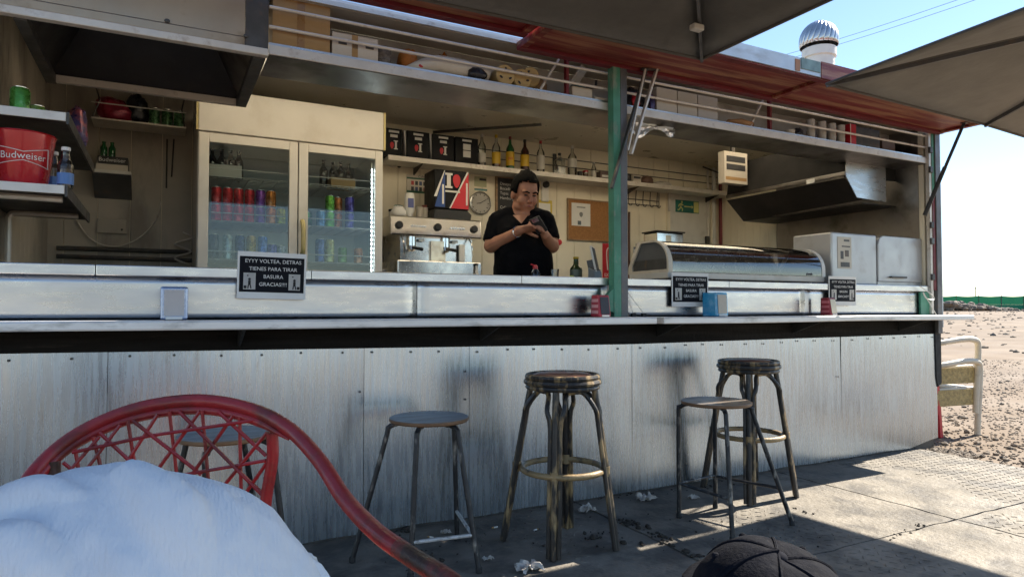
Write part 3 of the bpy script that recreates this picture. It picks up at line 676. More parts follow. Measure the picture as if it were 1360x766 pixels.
# ---- cans and bottles
def canmat(n, c, metal=.5): return mat('can_' + n, c, .28, metal, .25, 22, dirt=tuple(min(1, x * 1.4 + .25) for x in c), damt=.65, dscale=24, dstretch=(1, 1, .7), dpos=.58)
CANM = {}
def can(x, y, z, c, key, label, h=.115, r=.033, group='cans in the drinks fridge'):
    k = (key, h, r)
    if k not in CANM:
        CANM[k] = (MB().lathe([(r * .8, 0), (r, .008), (r, h - .014), (r * .82, h - .003)], 16).mesh('can', canmat(key, c), True),
                   MB().lathe([(r * .83, h - .003), (r * .84, h), (r * .76, h), (r * .74, h - .003)], 16).mesh('lid', m_chrome_soft, True))
    t = thing('drink_can', label, 'can', (x, y, z), rnd(0, 6), group)
    for n, me in zip(('body', 'lid'), CANM[k]): o = bpy.data.objects.new(n, me); col.objects.link(o); o.parent = t
    return t
RED, PUR, ORA, YEL = (.52, .02, .03), (.20, .05, .32), (.62, .20, .03), (.55, .50, .06)
cy_ = fy + .17
def fx(px): return X_(px, cy_, 300)
for px in (287, 302, 316.5, 331): 
    for k in range(2): can(fx(px), cy_, zs[1] + k * .1155, RED, 'red', ('red drink can in the lower row of the fridge stacks', 'red drink can in the upper row of the fridge stacks')[k])
for k in range(2): can(fx(345.5), cy_, zs[1] + k * .1155, PUR, 'purple', ('purple drink can under its twin beside the red cans', 'purple drink can on top of its twin beside the red cans')[k])
for k in range(2): can(fx(359.5), cy_, zs[1] + k * .1155, ORA, 'orange', ('orange drink can under its twin on the middle fridge shelf', 'orange drink can on top of its twin on the middle fridge shelf')[k])
can(fx(373), cy_, zs[1], YEL, 'yellow', 'single yellow drink can behind the left fridge door')
for px, c, n, lb in ((284, (.03, .03, .035), 'black', 'tall black can on the lower fridge shelf'), (303, (.42, .50, .47), 'silver', 'tall silver green can on the lower fridge shelf'), (319, (.03, .05, .16), 'navy', 'tall navy can on the lower fridge shelf'),
                     (334, (.50, .33, .06), 'gold', 'tall gold can on the lower fridge shelf'), (349, (.10, .22, .62), 'blue', 'tall bright blue can on the lower fridge shelf')):
    can(fx(px), cy_, zs[2], c, n, lb, .168, .033)
can(fx(362), cy_, zs[2], (.12, .12, .45), 'indigo', 'short indigo can on the lower fridge shelf'); can(fx(375), cy_ + .05, zs[2], (.5, .55, .6), 'pale', 'short pale can on the lower fridge shelf')
can(fx(412), cy_ + .1, zs[1], (.10, .25, .08), 'darkgreen', 'dark green can just inside the right fridge door')
for k in range(2):
    can(fx(438), cy_, zs[1] + k * .1155, (.16, .45, .05), 'lime', ('lime green can under its twin in the right fridge', 'lime green can on top of its twin in the right fridge')[k])
    can(fx(464), cy_, zs[1] + k * .1155, (.09, .07, .36), 'violet', ('violet can under its twin in the right fridge', 'violet can on top of its twin in the right fridge')[k])
    can(fx(451), cy_ + .06, zs[1] + k * .1155, (.5, .17, .05), 'rust', ('rust orange can under its twin in the right fridge', 'rust orange can on top of its twin in the right fridge')[k])
can(fx(426), cy_, zs[1], (.1, .25, .5), 'cyan', 'blue can beside the lime green cans')
can(fx(438), cy_, zs[2], (.55, .52, .2), 'cream', 'tall white and yellow can on the lower right fridge shelf', .168, .033); can(fx(425), cy_, zs[2], (.06, .12, .35), 'deepblue', 'tall deep blue can on the lower right fridge shelf', .168, .033)
can(fx(455), cy_, zs[2], (.12, .25, .04), 'moss', 'short moss green can on the lower right fridge shelf'); can(fx(476), cy_, zs[2], (.5, .2, .08), 'peach', 'short peach can on the lower right fridge shelf')

def gl(n, c, r=.12): return mat('glass_' + n, c, r, 0, .1, 10, coat=.8, rvar=.03)
g_dark = gl('dark', (.012, .016, .010)); g_green = gl('green', (.015, .11, .03)); g_amber = gl('amber', (.10, .022, .006)); g_brown = gl('brown', (.055, .016, .010))
def bottle(x, y, z, h, r, gm, cm, lm, label, group=None, neck=.3, lab=(.12, .5), shoulder=.62, name='bottle', sq=False, lt=None, fill=None):
    t = thing(name, label, 'bottle', (x, y, z), 0, group); n = 4 if sq else 18
    nr = max(.011, r * neck); M = Matrix.Rotation(R(45), 3, 'Z') if sq else None
    rr = r * 1.3 if sq else r
    MB().lathe([(rr * .9, .0), (rr, .006), (rr, h * shoulder), (rr * .86, h * (shoulder + .05)), (nr * 1.2, h * (shoulder + .16)), (nr, h * .88), (nr, h * .93)], n, (x, y, z), M=M).build('glass', gm, t, 'all' if not sq else False, bevel=.004 if sq else 0)
    MB().lathe([(nr * 1.12, h * .915), (nr * 1.18, h * .93), (nr * 1.15, h), (nr * .9, h * 1.004)], 12, (x, y, z)).build('cap', cm, t, True)
    if lm is not None:
        b = MB(); k = 14; vs = []
        if sq: b.box(x - r * .8, x + r * .8, y - r - .0016, y - r * .95, z + h * lab[0], z + h * lab[1])
        else:
            for i in range(k + 1):
                a = R(-205 + 230 * i / k); vs += [(x + (r + .0012) * math.cos(a), y + (r + .0012) * math.sin(a), z + h * lab[0]), (x + (r + .0012) * math.cos(a), y + (r + .0012) * math.sin(a), z + h * lab[1])]
            b.add(vs, [(2 * i, 2 * i + 2, 2 * i + 3, 2 * i + 1) for i in range(k)])
        l_ = b.build('paper_label', lm, t)
        if lt:
            tx = text(lt[0], lt[1]); zc = z + h * (lab[0] + lab[1]) / 2
            tx.v = [Vector((x + (r + .0026) * math.sin(v.x / r - .35), y - (r + .0026) * math.cos(v.x / r - .35), zc + v.z)) for v in tx.v]; tx.build('print', lt[2], l_)
    if fill is not None: MB().lathe([(r * .9, .004), (r * .93, .01), (r * .93, h * fill[0])], 16, (x, y, z)).build('liquid', fill[1], t, True)
    return t
for i, px in enumerate((281, 294, 306, 317)): bottle(fx(px), cy_ + .04, zs[0], .20, .03, g_dark, m_black, None, 'dark beer bottle standing in the upper left fridge', 'beer bottles upper left in the fridge')
for i, px in enumerate((431, 445, 454, 466)): bottle(fx(px), cy_ + .05 + .03 * (i % 2), zs[0] - .02 * 0, .20, .03, g_dark, m_black, None, 'dark beer bottle standing in the upper right fridge', 'beer bottles upper right in the fridge')
def fbox(px0, px1, y, z0, h, mt, label, d=.12):
    t = thing('carton', label, 'carton', (X_((px0 + px1) / 2, y, 230), y, z0)); a, b_ = X_(px0, y, 230), X_(px1, y, 230)
    for (q) in ((a, b_, y, y + .003), (a, b_, y + d, y + d + .003)): B(*q, z0, z0 + h).build('wall', mt, t)
    B(a, a + .003, y + .0031, y + d - .0001, z0, z0 + h).build('wall', mt, t); B(b_ - .003, b_, y + .0031, y + d - .0001, z0, z0 + h).build('wall', mt, t); return t
fbox(276, 321, cy_ - .015, zs[0] + .001, .085, m_cardw, 'pale carton holding the beer bottles upper left in the fridge'); fbox(440, 472, cy_ - .0, zs[0] + .001, .07, m_card, 'brown carton holding the beer bottles upper right in the fridge', .15)

# ---- left wall shelves
def lshelf(z, y0, y1, name, label, brk=True):
    t = thing('wall_shelf', label, 'shelf', (XL + .1, y0, z)); xr = -.372
    B(XL + .0085, xr, y0, y1, z - .03, z - .004).build('board', m_soot, t); B(XL + .0085, xr, y0 - .012, y0 - .0005, z - .036, z).build('front_edge', m_white, t, bevel=.002)
    B(XL + .0085, xr, y0, y1, z - .0038, z).build('liner', m_white, t); B(xr + .0005, xr + .01, y0, y1, z - .045, z + .004).build('side_edge', m_darkmetal, t)
    for yy in ((y0 + .12, y1 - .25) if brk else ()):
        MB().tube(arc([(xr - .02, yy, z - .042), (XL + .08, yy, z - .042), (XL + .045, yy, z - .06), (XL + .04, yy, z - .12), (XL + .04, yy, z - .5)], 5), .014, 8).build('bracket', m_rail, t, True)
    return t
zs1, zs2 = Z_(84, 150, .08), Z_(90, 247, .08)
lshelf(zs1, .08, 1.25, '', 'upper white edged shelf on the greasy side wall', False); lshelf(zs2, .08, 1.05, '', 'lower white edged shelf carrying the red ice bucket')
# bucket
bx, by, bz = -.535, .20, zs2; br = .117; bh = .215
BK = thing('ice_bucket', 'red metal ice bucket with white lettering on the lower shelf', 'bucket', (bx, by, bz))
MB().lathe([(br * .74, 0), (br * .76, .004), (br * .99, bh), (br * 1.02, bh + .003), (br * 1.01, bh + .006), (br * .97, bh), (br * .72, .01), (.001, .008)], 36, (bx, by, bz), cap=False).build('pail', m_redtin, BK, True)
def onb(u, v, e=.0015):
    rr = br * (.76 + .23 * v / bh) + e; a = -math.pi / 2 + .16 + u / rr; return Vector((bx + rr * math.cos(a), by + rr * math.sin(a), bz + v))
tx = text('Budweiser', .040); tx.v = [onb(v.x, .115 + v.z + .05 * 0) for v in tx.v]; tx.build('lettering', m_paper, BK)
bow = [(-.10, .078), (-.097, .152), (0, .132), (.097, .155), (.10, .075), (0, .098)]
b = MB()
for i in range(6):
    a, c = bow[i], bow[(i + 1) % 6]; b.tube([onb(a[0] + (c[0] - a[0]) * t / 8, a[1] + (c[1] - a[1]) * t / 8) for t in range(9)], .0016, 4)
b.build('emblem_outline', m_paper, BK)
MB().tube(arc([onb(-.10, .185, .002), onb(-.103, .17, .02), onb(-.10, .15, .012)], 4), .004, 6).build('ear', m_chrome, BK)
for i, px in enumerate((70, 88)):
    
    bottle((X_(71, .27, 230), X_(87, .15, 230))[i], (.27, .15)[i], zs2, .175, .03, g_thin, m_paper, flat('blue_label', (.10, .22, .5)), ('small clear bottle with blue label next to the ice bucket', 'small clear bottle with blue label at the shelf corner')[i], neck=.5, lab=(.08, .36), shoulder=.55)
can(XL + .17, .2, zs1, (.10, .32, .05), 'fruitgreen', 'green fruit printed can on the upper wall shelf', .115, .037, 'cans on the upper wall shelf'); 
can(XL + .19, .48, zs1, (.3, .5, .1), 'fruitlime', 'lime green can at the back of the upper wall shelf', .115, .037, 'cans on the upper wall shelf')
def bag(c, sx, sy, sz, mt, label, seed, name='plastic_bag', cat='bag', rot=0):
    b = MB().ball((0, 0, 0), 1, 1, 1, n=20, m=12); M = Matrix.Rotation(rot, 3, 'Y')
    o = []
    for v in b.v:
        k = 1 + .22 * mnoise.noise(v * 2.1 + Vector((seed, 0, 0))) + .12 * mnoise.noise(v * 5 + Vector((0, seed, 0)))
        p = M @ Vector((v.x * sx * k, v.y * sy * k, v.z * sz * k)); o.append(p)
    zm = min(p.z for p in o); o = [Vector((p.x, p.y, max(p.z, zm + sz * .18) - zm - sz * .18)) for p in o]
    b.v = [p + Vector(c) for p in o]; t = b.build(name, mt, None, 'all'); return tag(t, label, cat)
m_redbag = mat('red_foil', (.32, .02, .05), .3, .2, .3, 12, bump=.4, bscale=20); m_darkbag = mat('black_foil', (.02, .02, .025), .3, .1, .3, 14, bump=.5, bscale=18)
m_mixbag = mat('printed_foil', (.06, .05, .16), .3, .2, .3, 14, bump=.4, bscale=18, dirt=(.45, .10, .12), damt=.9, dscale=16, dpos=.54)
bag((-.42, .95, zs1), .05, .07, .13, m_mixbag, 'blue and red printed snack bag at the end of the upper shelf', 2.2, 'snack_bag', 'snack bag')
# corner wire rack high on the back wall
rkz = Z_(210, 168, 2.05)
xa0, xa1 = X_(122, 2.05, 160), X_(247, 2.05, 160)
RK = thing('hanging_rack', 'thin metal hanging rack holding cans under the big hood', 'rack', ((xa0 + xa1) / 2, 2.1, rkz))
B(xa0, xa1, 1.98, 2.22, rkz - .012, rkz).build('tray', m_rail, RK)
for x in (xa0 + .01, xa1 - .01): MB().tube([(x, 1.985, rkz), (x + .04 * (1 if x < 0 else -.5), 1.985, rkz + .12), (x, 2.2, 2.64)], .005, 6).build('hanger', m_darkmetal, RK)
MB().tube([(xa0, 1.982, rkz + .1), (xa1, 1.982, rkz + .1)], .004, 6).build('guard', m_rail, RK)
bag((X_(152, 2.1, 150), 2.1, rkz), .12, .08, .085, m_redbag, 'dark red foil snack bag slumped in the hanging rack', 5.1, 'snack_bag', 'snack bag', .5); bag((X_(182, 2.1, 150), 2.12, rkz), .075, .07, .12, m_darkbag, 'black plastic bag upright in the hanging rack', 8.3)
for i, px in enumerate((205, 222, 238)): can(X_(px, 2.06, 155), 2.06, rkz, (.10, .24, .10), 'rackgreen', ('green can touching the black bag in the hanging rack', 'green can between two others in the hanging rack', 'green can at the open end of the hanging rack')[i], .125, .036, 'cans in the hanging rack')
# small back shelf with black carton
sz3 = Z_(150, 228, 2.1); x0, x1 = X_(122, 2.05, 230), X_(174, 2.05, 230)
S3 = thing('wall_bracket_shelf', 'small grey shelf with a black beer carton on the greasy back wall', 'shelf', ((x0 + x1) / 2, 2.2, sz3))
B(x0, x1, 2.05, YB - .009, sz3 - .02, sz3).build('board', m_white, S3); MB().prism([(x0, 2.06, sz3 - .021), (x1, 2.06, sz3 - .021), (x1, YB - .01, sz3 - .16), (x0, YB - .01, sz3 - .16)], (0, .0, -.004)).build('cheek', m_greypost, S3)
t = thing('carton', 'open black beer carton with white print on the small back shelf', 'carton', ((x0 + x1) / 2, 2.12, sz3)); B(x0 + .03, x1 - .02, 2.08, 2.2, sz3, sz3 + .1).build('box', m_black, t, bevel=.002); B(x0 + .02, x1 - .02, 2.074, 2.0795, sz3, sz3 + .045).build('tray_front', m_cardw, t)
moved(text('Budweiser', .038), ((x0 + x1) / 2, 2.0785, sz3 + .075)).build('print', m_paper, t)
for i in range(2): bottle(x0 + .06 + .05 * i, 2.14, sz3 + .1, .11, .022, g_green, g_green, None, 'green beer bottle standing on the black carton', 'green bottles on the black carton')
# switch box, cable and soot line
t = thing('switch_box', 'grey switch box with cables on the greasy back wall', 'switch box', (X_(148, 2.28, 300), 2.28, 1.6))
q = aty(129, 290, 2.285); q2 = aty(168, 311, 2.285); B(q.x, q2.x, 2.262, 2.2915, q2.z, q.z).build('box', m_creamdirty, t, bevel=.004); q = aty(162, 305, 2.26); MB().ball(q, .008, .005, .008, n=8, m=5).build('lock', m_black, t)
MB().tube(arc([aty(100, 290, 2.27), aty(118, 315, 2.27), aty(140, 326, 2.27), aty(165, 325, 2.27), aty(190, 312, 2.27), aty(208, 290, 2.27), aty(214, 268, 2.285)], 5), .005, 6).build('cable', m_rail, t, True)
for pp in (((222, 185), (221, 250)), ((231, 185), (228, 235))): MB().tube([aty(*pp[0], 2.275), aty(*pp[1], 2.275)], .006, 6).build('conduit', m_darkmetal, t)
t = thing('pipe_run', 'two dark pipes low along the greasy back wall', 'pipe', (0, 2.27, 1.36))
for py in (332, 343): MB().tube([aty(75, py - 3, 2.27), aty(258, py + 3, 2.27)], .016, 8).build('pipe', m_darkmetal, t, True)
q = aty(242, 330, 2.24)
MB().tube(arc([q + Vector((.0, 0, .12)), q + Vector((.06, 0, .08)), q + Vector((-.05, 0, .03)), q + Vector((.06, 0, -.02)), q + Vector((-.05, 0, -.07)), q + Vector((.05, 0, -.12))], 5), .008, 6).build('hose', m_rail, t, True)
B(-.6, fx0 - .03, 1.75, 2.25, FZ, 1.27).build('corner_counter', m_steel_dark, K)

# ---- back counter with the coffee corner
bcx0, bcx1 = fx1 + .03, 3.9
kb('back_counter', m_steel, bcx0, bcx1, 1.7, YB - .01, 1.24, 1.27); kb('back_cabinet', m_cream, bcx0 + .01, bcx1 - .01, 1.74, YB - .011, FZ, 1.2395)
CZ = 1.27
# wall shelf for bottles
wy = 2.12; wz = Z_(690, 226, wy - .06)
wx0, wx1 = X_(512, wy, 205), X_(968, wy, 255)
WS = thing('bottle_shelf', 'long white wall shelf holding boxes and spirit bottles', 'shelf', ((wx0 + wx1) / 2, wy, wz))
B(wx0, wx1, wy - .07, YB - .009, wz - .03, wz).build('board', m_white, WS, bevel=.003)
B(wx0, wx1, wy - .078, wy - .0705, wz - .034, wz + .006).build('front_edge', m_rail, WS)
for x in (wx0 + .3, 2.9, 4.2, wx1 - .2): MB().prism([(x, wy - .05, wz - .031), (x, YB - .01, wz - .031), (x, YB - .01, wz - .09)], (.012, 0, 0)).build('bracket', m_darkmetal, WS)
for i in range(3): MB().tube([(wx0, YB - .012, wz + .06 + i * .075), (wx1, YB - .012, wz + .06 + i * .075)], .005, 6).build('wire', m_darkmetal, WS)
MB().bar((2.1, YB - .02, 2.66), (2.75, 1.5, 2.62), .02, .02).build('ceiling_stay', m_darkmetal, K)
MB().bar((3.35, YB - .02, wz + .01), (3.35, YB - .02, 2.6), .03, .02).build('shelf_post', m_darkmetal, K); MB().bar((3.42, YB - .03, wz + .01), (3.36, YB - .03, 2.5), .02, .012).build('shelf_stay', m_darkmetal, K)
# four black coffee boxes
m_cblack = mat('coffee_box_black', (.006, .0065, .008), .5, 0, .15, 8, spec=.2); m_cred = flat('print_red', (.60, .015, .03)); m_cblue = flat('print_blue', (.02, .07, .27)); m_cwhite = flat('print_white', (.75, .74, .70))
def prn(t, x, y, z, s, kind):
    b = MB()
    b.box(x - s * .42, x + s * .42, y - .0015, y, z + s * 1.05, z + s * 1.22); 
    if kind == 0:
        b.box(x - s * .3, x + s * .3, y - .0015, y, z + s * .68, z + s * .9)
        b.box(x - .02 * s, x + .32 * s, y - .0015, y, z + .36 * s, z + .44 * s); b.box(x + .08 * s, x + .24 * s, y - .0015, y, z - .18 * s, z + .36 * s); b.box(x + .0 * s, x + .32 * s, y - .0015, y, z - .26 * s, z - .18 * s)
        b.build('print', m_cwhite, t); drop(x - .16 * s, y - .0016, z + .03 * s, .15 * s, .3 * s).build('red_drop', m_cred, t)
    else: b.box(x - s * .34, x + s * .34, y - .0015, y, z + s * .35, z + s * .85); b.box(x - s * .34, x + s * .34, y - .0015, y, z - .25 * s, z + s * .28); b.build('print', m_cwhite, t)
def drop(x, y, z, w_, h_):
    pts = [(x + w_ * math.sin(a) * (1 - .25 * math.cos(a)), y, z - h_ * math.cos(a) * .9) for a in [2 * math.pi * k / 20 for k in range(20)]]
    return MB().prism(pts, (0, .001, 0))
bxp = ((513, 534), (540.5, 570.5), (574.5, 603), (605, 635)); hb = .235
for i, (a, c) in enumerate(bxp):
    x0, x1 = X_(a, wy - .05, 190), X_(c, wy - .05, 190)
    if i == 0: x0 = x1 - .20
    t = thing('coffee_box', ('black coffee box with red drop print next to the fridge edge', 'black coffee box with red drop print between its two twins', 'black coffee box with red drop print next to the plain labelled box', 'black coffee box with two white labels by the spirit bottles')[i], 'box', ((x0 + x1) / 2, wy, wz), 0, 'coffee boxes on the wall shelf')
    B(x0, x1, wy - .05, wy + .12, wz, wz + hb).build('carton', m_cblack, t, bevel=.002); prn(t, (x0 + x1) / 2 + (.0 if i else .03), wy - .0505, wz + .09, .105, 0 if i < 3 else 1)
    if i in (1, 2): MB().prism([(x0 - .002, wy - .03, wz + .02), (x0 - .002, wy - .03, wz + hb), (x0 - .024, wy - .03, wz + hb)], (0, .1, 0)).build('flap', m_paper, t)
yl = flat('yellow_label', (.68, .44, .02)); wl = flat('white_label', (.62, .60, .54)); redp = flat('red_cap', (.50, .015, .03)); yc = flat('yellow_cap', (.62, .42, .02)); grp = 'spirit bottles on the wall shelf'
ybz = wz; yb = wy + .0
def bx_(px): return X_(px, yb, 200)
bottle(bx_(640), yb, ybz, .30, .036, g_thin, m_cwhite, wl, 'slim clear bottle with white cap beside the black boxes', grp, lab=(.14, .42))
bottle(bx_(659), yb, ybz, .31, .038, g_thin, yc, yl, 'whisky bottle with yellow cap and yellow label', grp, lab=(.14, .48), fill=(.2, g_amber))
bottle(bx_(677.5), yb, ybz, .31, .038, g_green, flat('maroon_cap', (.18, .01, .02)), yl, 'green whisky bottle with yellow label and red lettering', grp, lab=(.13, .54), lt=('J&B', .03, flat('label_red', (.55, .02, .02))))
bottle(bx_(697), yb, ybz, .30, .04, g_brown, m_black, yl, 'dark brown rum bottle with yellow label', grp, lab=(.16, .52), lt=('RUM', .018, m_ink) if False else None)
bottle(bx_(718), yb, ybz, .31, .037, g_thin, redp, wl, 'clear bottle with red cap and white label', grp, lab=(.12, .54))
bottle(bx_(743), yb, ybz, .215, .045, g_thin, m_black, None, 'squat clear decanter with black stopper', grp, sq=True, shoulder=.66)
bottle(bx_(760), yb, ybz, .30, .044, g_thin, m_cwhite, wl, 'wide clear gin bottle with pale label', grp, lab=(.30, .58))
bottle(bx_(788.5), yb, ybz, .17, .024, g_thin, m_cwhite, wl, 'small clear flask beside the brown box', grp)
def jar(x, y, z, h, r, mt, cm, label, lid=.2):
    t = thing('jar', label, 'jar', (x, y, z)); MB().lathe([(r * .92, 0), (r, .004), (r, h * (1 - lid))], 14, (x, y, z)).build('body', mt, t, True); MB().lathe([(r * 1.04, h * (1 - lid)), (r * 1.04, h), (r * .9, h + .002)], 14, (x, y, z)).build('lid', cm, t, True); return t
jar(bx_(770), yb, wz, .06, .025, m_black, m_black, 'low black jar on the bottle shelf'); jar(bx_(777.5), yb, wz, .075, .028, gl('jarbrown', (.12, .06, .03)), redp, 'brown jar with red lid on the bottle shelf'); 
def crate(x0, x1, y0, y1, z0, z1, m1, label, name='carton', cat='carton', tape=None):
    t = thing(name, label, cat, ((x0 + x1) / 2, (y0 + y1) / 2, z0)); B(x0, x1, y0, y1, z0, z1).build('box', m1, t, bevel=.002)
    if tape: B(x0 + (x1 - x0) * .42, x0 + (x1 - x0) * .55, y0 - .0012, y0 - .0002, z0, z1).build('tape', tape, t)
    return t
t = crate(bx_(795), bx_(811), yb - .03, yb + .1, wz, wz + .085, mat('brown_box', (.17, .12, .10), .6), 'small brown box on the bottle shelf beside the green post', 'box', 'box')
B(bx_(797), bx_(808), yb - .0315, yb - .0305, wz + .03, wz + .05).build('print', m_cwhite, t)
jar(bx_(834), yb, wz, .09, .03, m_black, m_black, 'black tin on the shelf behind the post'); t = crate(bx_(838), bx_(849), yb - .03, yb + .05, wz, wz + .085, m_cardw, 'little white carton on the shelf right of the post'); B(bx_(839), bx_(848), yb - .0315, yb - .0305, wz + .05, wz + .07).build('print', m_ink, t)
bag((bx_(858), yb, wz), .075, .06, .05, mat('brown_bag', (.13, .07, .05), .5, bump=.4), 'brown crumpled bag on the shelf right of the post', 3.3); bag((bx_(879), yb, wz), .11, .06, .03, mat('clear_bag', (.62, .58, .52), .25, bump=.4), 'pale crumpled plastic bag lying on the wall shelf', 6.3)

# ---- espresso machine
my = 1.78
mx0, mx1 = X_(516, my, 330), X_(637, my, 330); mz = CZ + .02
def mzz(py): return Z_(575, py, my)
E = thing('espresso_machine', 'chrome two group espresso machine on the back counter', 'coffee machine', ((mx0 + mx1) / 2, my + .2, CZ))
zt_ = mzz(292)+.015; zpan = mzz(317) + .012; ztray = mzz(347)
B(mx0 + .1, mx1 - .06, my + .02, my + .45, ztray - .004, zpan).build('backsplash', m_chrome_soft, E); B(mx0 + .06, mx1, my - .04, my + .46, mz, ztray).build('drip_tray', m_chrome_soft, E, bevel=.008)
MB().prism([(mx0, my - .05, zpan), (mx0, my - .03, zt_), (mx0, my + .46, zt_), (mx0, my + .46, zpan)], (mx1 - mx0, 0, 0)).build('head', m_chrome, E, bevel=.012)
for x in (mx0 + .07, (mx0 + mx1) / 2, mx1 - .07): MB().lathe([(.03, 0), (.03, .012), (.022, .02)], 16, (x, my - .045, (zt_ + zpan) / 2), M=Matrix.Rotation(R(90), 3, 'X')).build('dial', m_black, E, True)
for sx_ in (-.16, .17):
    for k in range(6): MB().lathe([(.008, 0), (.007, .006)], 8, ((mx0 + mx1) / 2 + sx_ + (k - 2.5) * .022, my - .045, (zt_ + zpan) / 2), M=Matrix.Rotation(R(90), 3, 'X')).build('button', m_chrome_soft, E)
for gx in (mx0 + .19, mx1 - .3):
    g_ = MB().lathe([(.045, zpan - .075), (.045, zpan - .001)], 16, (gx, my + .03, 0)).build('group_head', m_chrome, E, True)
    MB().lathe([(.02, zpan - .12), (.038, zpan - .105), (.042, zpan - .076)], 16, (gx, my + .02, 0)).build('filter_basket', m_chrome, g_, True)
    MB().tube([(gx, my - .01, zpan - .09), (gx + .03, my - .15, zpan - .115)], [.011, .014], 8).build('handle', m_black, g_, True)
    B(gx + .055, gx + .10, my - .01, my + .0, zpan - .04, zpan - .018).build('switch', flat('lit_white', (.8, .8, .78)), E)
for x in (mx0 + .1, mx1 - .1): MB().tube(arc([(x, my + .0, zpan), (x, my - .06, zpan - .05), (x + .01, my - .06, zpan - .15)], 5), .006, 6).build('steam_wand', m_chrome, E, True)
B(mx0 + .19 + .16, mx0 + .19 + .28, my - .01, my + .012, ztray + .002, zpan - .03).build('shield', mat('copper_splash', (.55, .42, .30), .2, 1), E)
B(mx1 - .19, mx1 - .14, my - .02, my + .0, ztray + .004, zpan - .05).build('tap_block', m_cwhite, E, bevel=.005)
for x in (mx0 + .1, mx1 - .05): 
    for yy in (my, my + .4): MB().lathe([(.02, CZ), (.02, mz)], 10, (x, yy, 0)).build('foot', m_black, E)
# dispenser box on the machine
x0, x1 = X_(577, my + .02, 260), X_(623, my + .02, 260); zb_ = zt_; zc = Z_(600, 228, my + .02)+.01; z14 = zb_ + .085
D = thing('coffee_hopper', 'black coffee grinder hopper with blue and red triangles above the machine', 'coffee grinder', ((x0 + x1) / 2, my + .2, zb_))
B(x0 - .0, x1, my + .02, my + .26, z14, zc).build('hopper', m_cblack, D, bevel=.006); MB().prism([(x0 - .005, my + .03, zb_), (x1 + .02, my + .03, zb_), (x1 + .03, my + .03, zb_ + .05), (x1 - .01, my + .03, z14 - .001), (x0 + .01, my + .03, z14 - .001)], (0, .24, 0)).build('base', m_black, D, bevel=.006)
yf = my + .0185; W_ = x1 - x0; Hh = zc - z14
MB().prism([(x0 + .01 * W_, yf, z14 + .04 * Hh), (x0 + .30 * W_, yf, z14 + .04 * Hh), (x0 + .30 * W_, yf, z14 + .97 * Hh)], (0, .001, 0)).build('blue_triangle', m_cblue, D); MB().prism([(x0 + .44 * W_, yf, z14 + .02 * Hh), (x1 - .005, yf, z14 + .02 * Hh), (x1 - .005, yf, z14 + .97 * Hh)], (0, .001, 0)).build('red_triangle', m_cred, D)
for (u0, u1, v1, u2) in ((.0, .03, .97, .30),): MB().prism([(x0 - .005, yf, z14 + .3 * Hh), (x0 + .02, yf, z14 + .3 * Hh), (x0 + .30 * W_, yf, z14 + .99 * Hh), (x0 + .28 * W_, yf, z14 + .99 * Hh)], (0, -.001, 0)).build('white_stripe', m_cwhite, D)
MB().prism([(x0 + .42 * W_, yf, z14 + .02 * Hh), (x0 + .46 * W_, yf, z14 + .02 * Hh), (x1 - .005, yf, z14 + .99 * Hh), (x1 - .02, yf, z14 + .99 * Hh)], (0, -.001, 0)).build('white_stripe', m_cwhite, D)
cx_ = x0 + .50 * W_; cz_ = z14 + .73 * Hh; b = MB(); b.box(cx_ - .045, cx_ - .012, yf - .001, yf, cz_ - .055, cz_ + .055); b.box(cx_ - .06, cx_ + .003, yf - .0012, yf, cz_ - .062, cz_ - .045); b.box(cx_ - .06, cx_ + .003, yf - .0012, yf, cz_ + .045, cz_ + .062); b.box(cx_ - .06, cx_ + .07, yf - .001, yf, cz_ - .095, cz_ - .08); b.build('print_letter', m_cwhite, D); drop(cx_ + .04, yf - .002, cz_, .032, .062).build('red_drop', m_cred, D)
for (px_, mm, lab) in ((.25, m_cwhite, ''), (.93, m_cwhite, '')):
    b = moved(text('MIGUEL' if px_ < .5 else 'ESPRESSO', .03), (0, 0, 0), Matrix.Rotation(R(-90), 3, 'Y')) if False else None
for u in (.24, .93): B(x0 + u * W_ - .008, x0 + u * W_ + .008, yf - .002, yf - .001, z14 + .12 * Hh, z14 + (.62 if u < .5 else .7) * Hh).build('side_print', m_cwhite, D)
# things on the machine
x = X_(544, my + .12, 280)
t = thing('squeeze_bottle', 'white squeeze bottle standing upside down on the coffee machine', 'sauce bottle', (x, my + .12, zt_))
MB().lathe([(.022, 0), (.024, .03), (.032, .045), (.042, .07), (.043, .17), (.034, .205), (.01, .21)], 18, (x, my + .12, zt_), sy=.7).build('body', m_cwhite, t, True); B(x - .024, x + .024, my + .088, my + .0905, zt_ + .085, zt_ + .16).build('paper_label', flat('label_indigo', (.09, .11, .3)), t)
for i, (px, n) in enumerate(((557, 6), (565, 6))):
    x = X_(px, my + .1, 280); t = thing('cup_stack', ('stack of small paper cups beside the squeeze bottle', 'stack of small paper cups against the black hopper')[i], 'cups', (x, my + .1 + .02 * i, zt_))
    for k in range(n): MB().lathe([(.024, k * .016), (.03, k * .016 + .014), (.032, k * .016 + .0155)], 14, (x, my + .1 + .02 * i, zt_)).build('cup', m_cardw, t, True)
x = X_(566, my + .2, 270); jar(x, my + .22, zt_, .13, .03, m_cardw, flat('jar_maroon', (.2, .03, .02)), 'maroon topped tin behind the paper cups on the machine')
x = X_(529, my + .15, 290); bag((x, my + .14, zt_), .06, .05, .055, m_paper, 'crumpled white cloth with a teal cup on the machine', 4.4, 'cloth', 'cloth'); jar(X_(521, my + .3, 285), my + .3, zt_, .09, .03, m_cwhite, m_black, 'white canister with dark lid at the machine end'); jar(X_(529, my + .26, 285), my + .26, zt_, .12, .035, flat('teal', (.03, .22, .27)), flat('teal2', (.04, .26, .3)), 'teal plastic tumbler at the machine end')

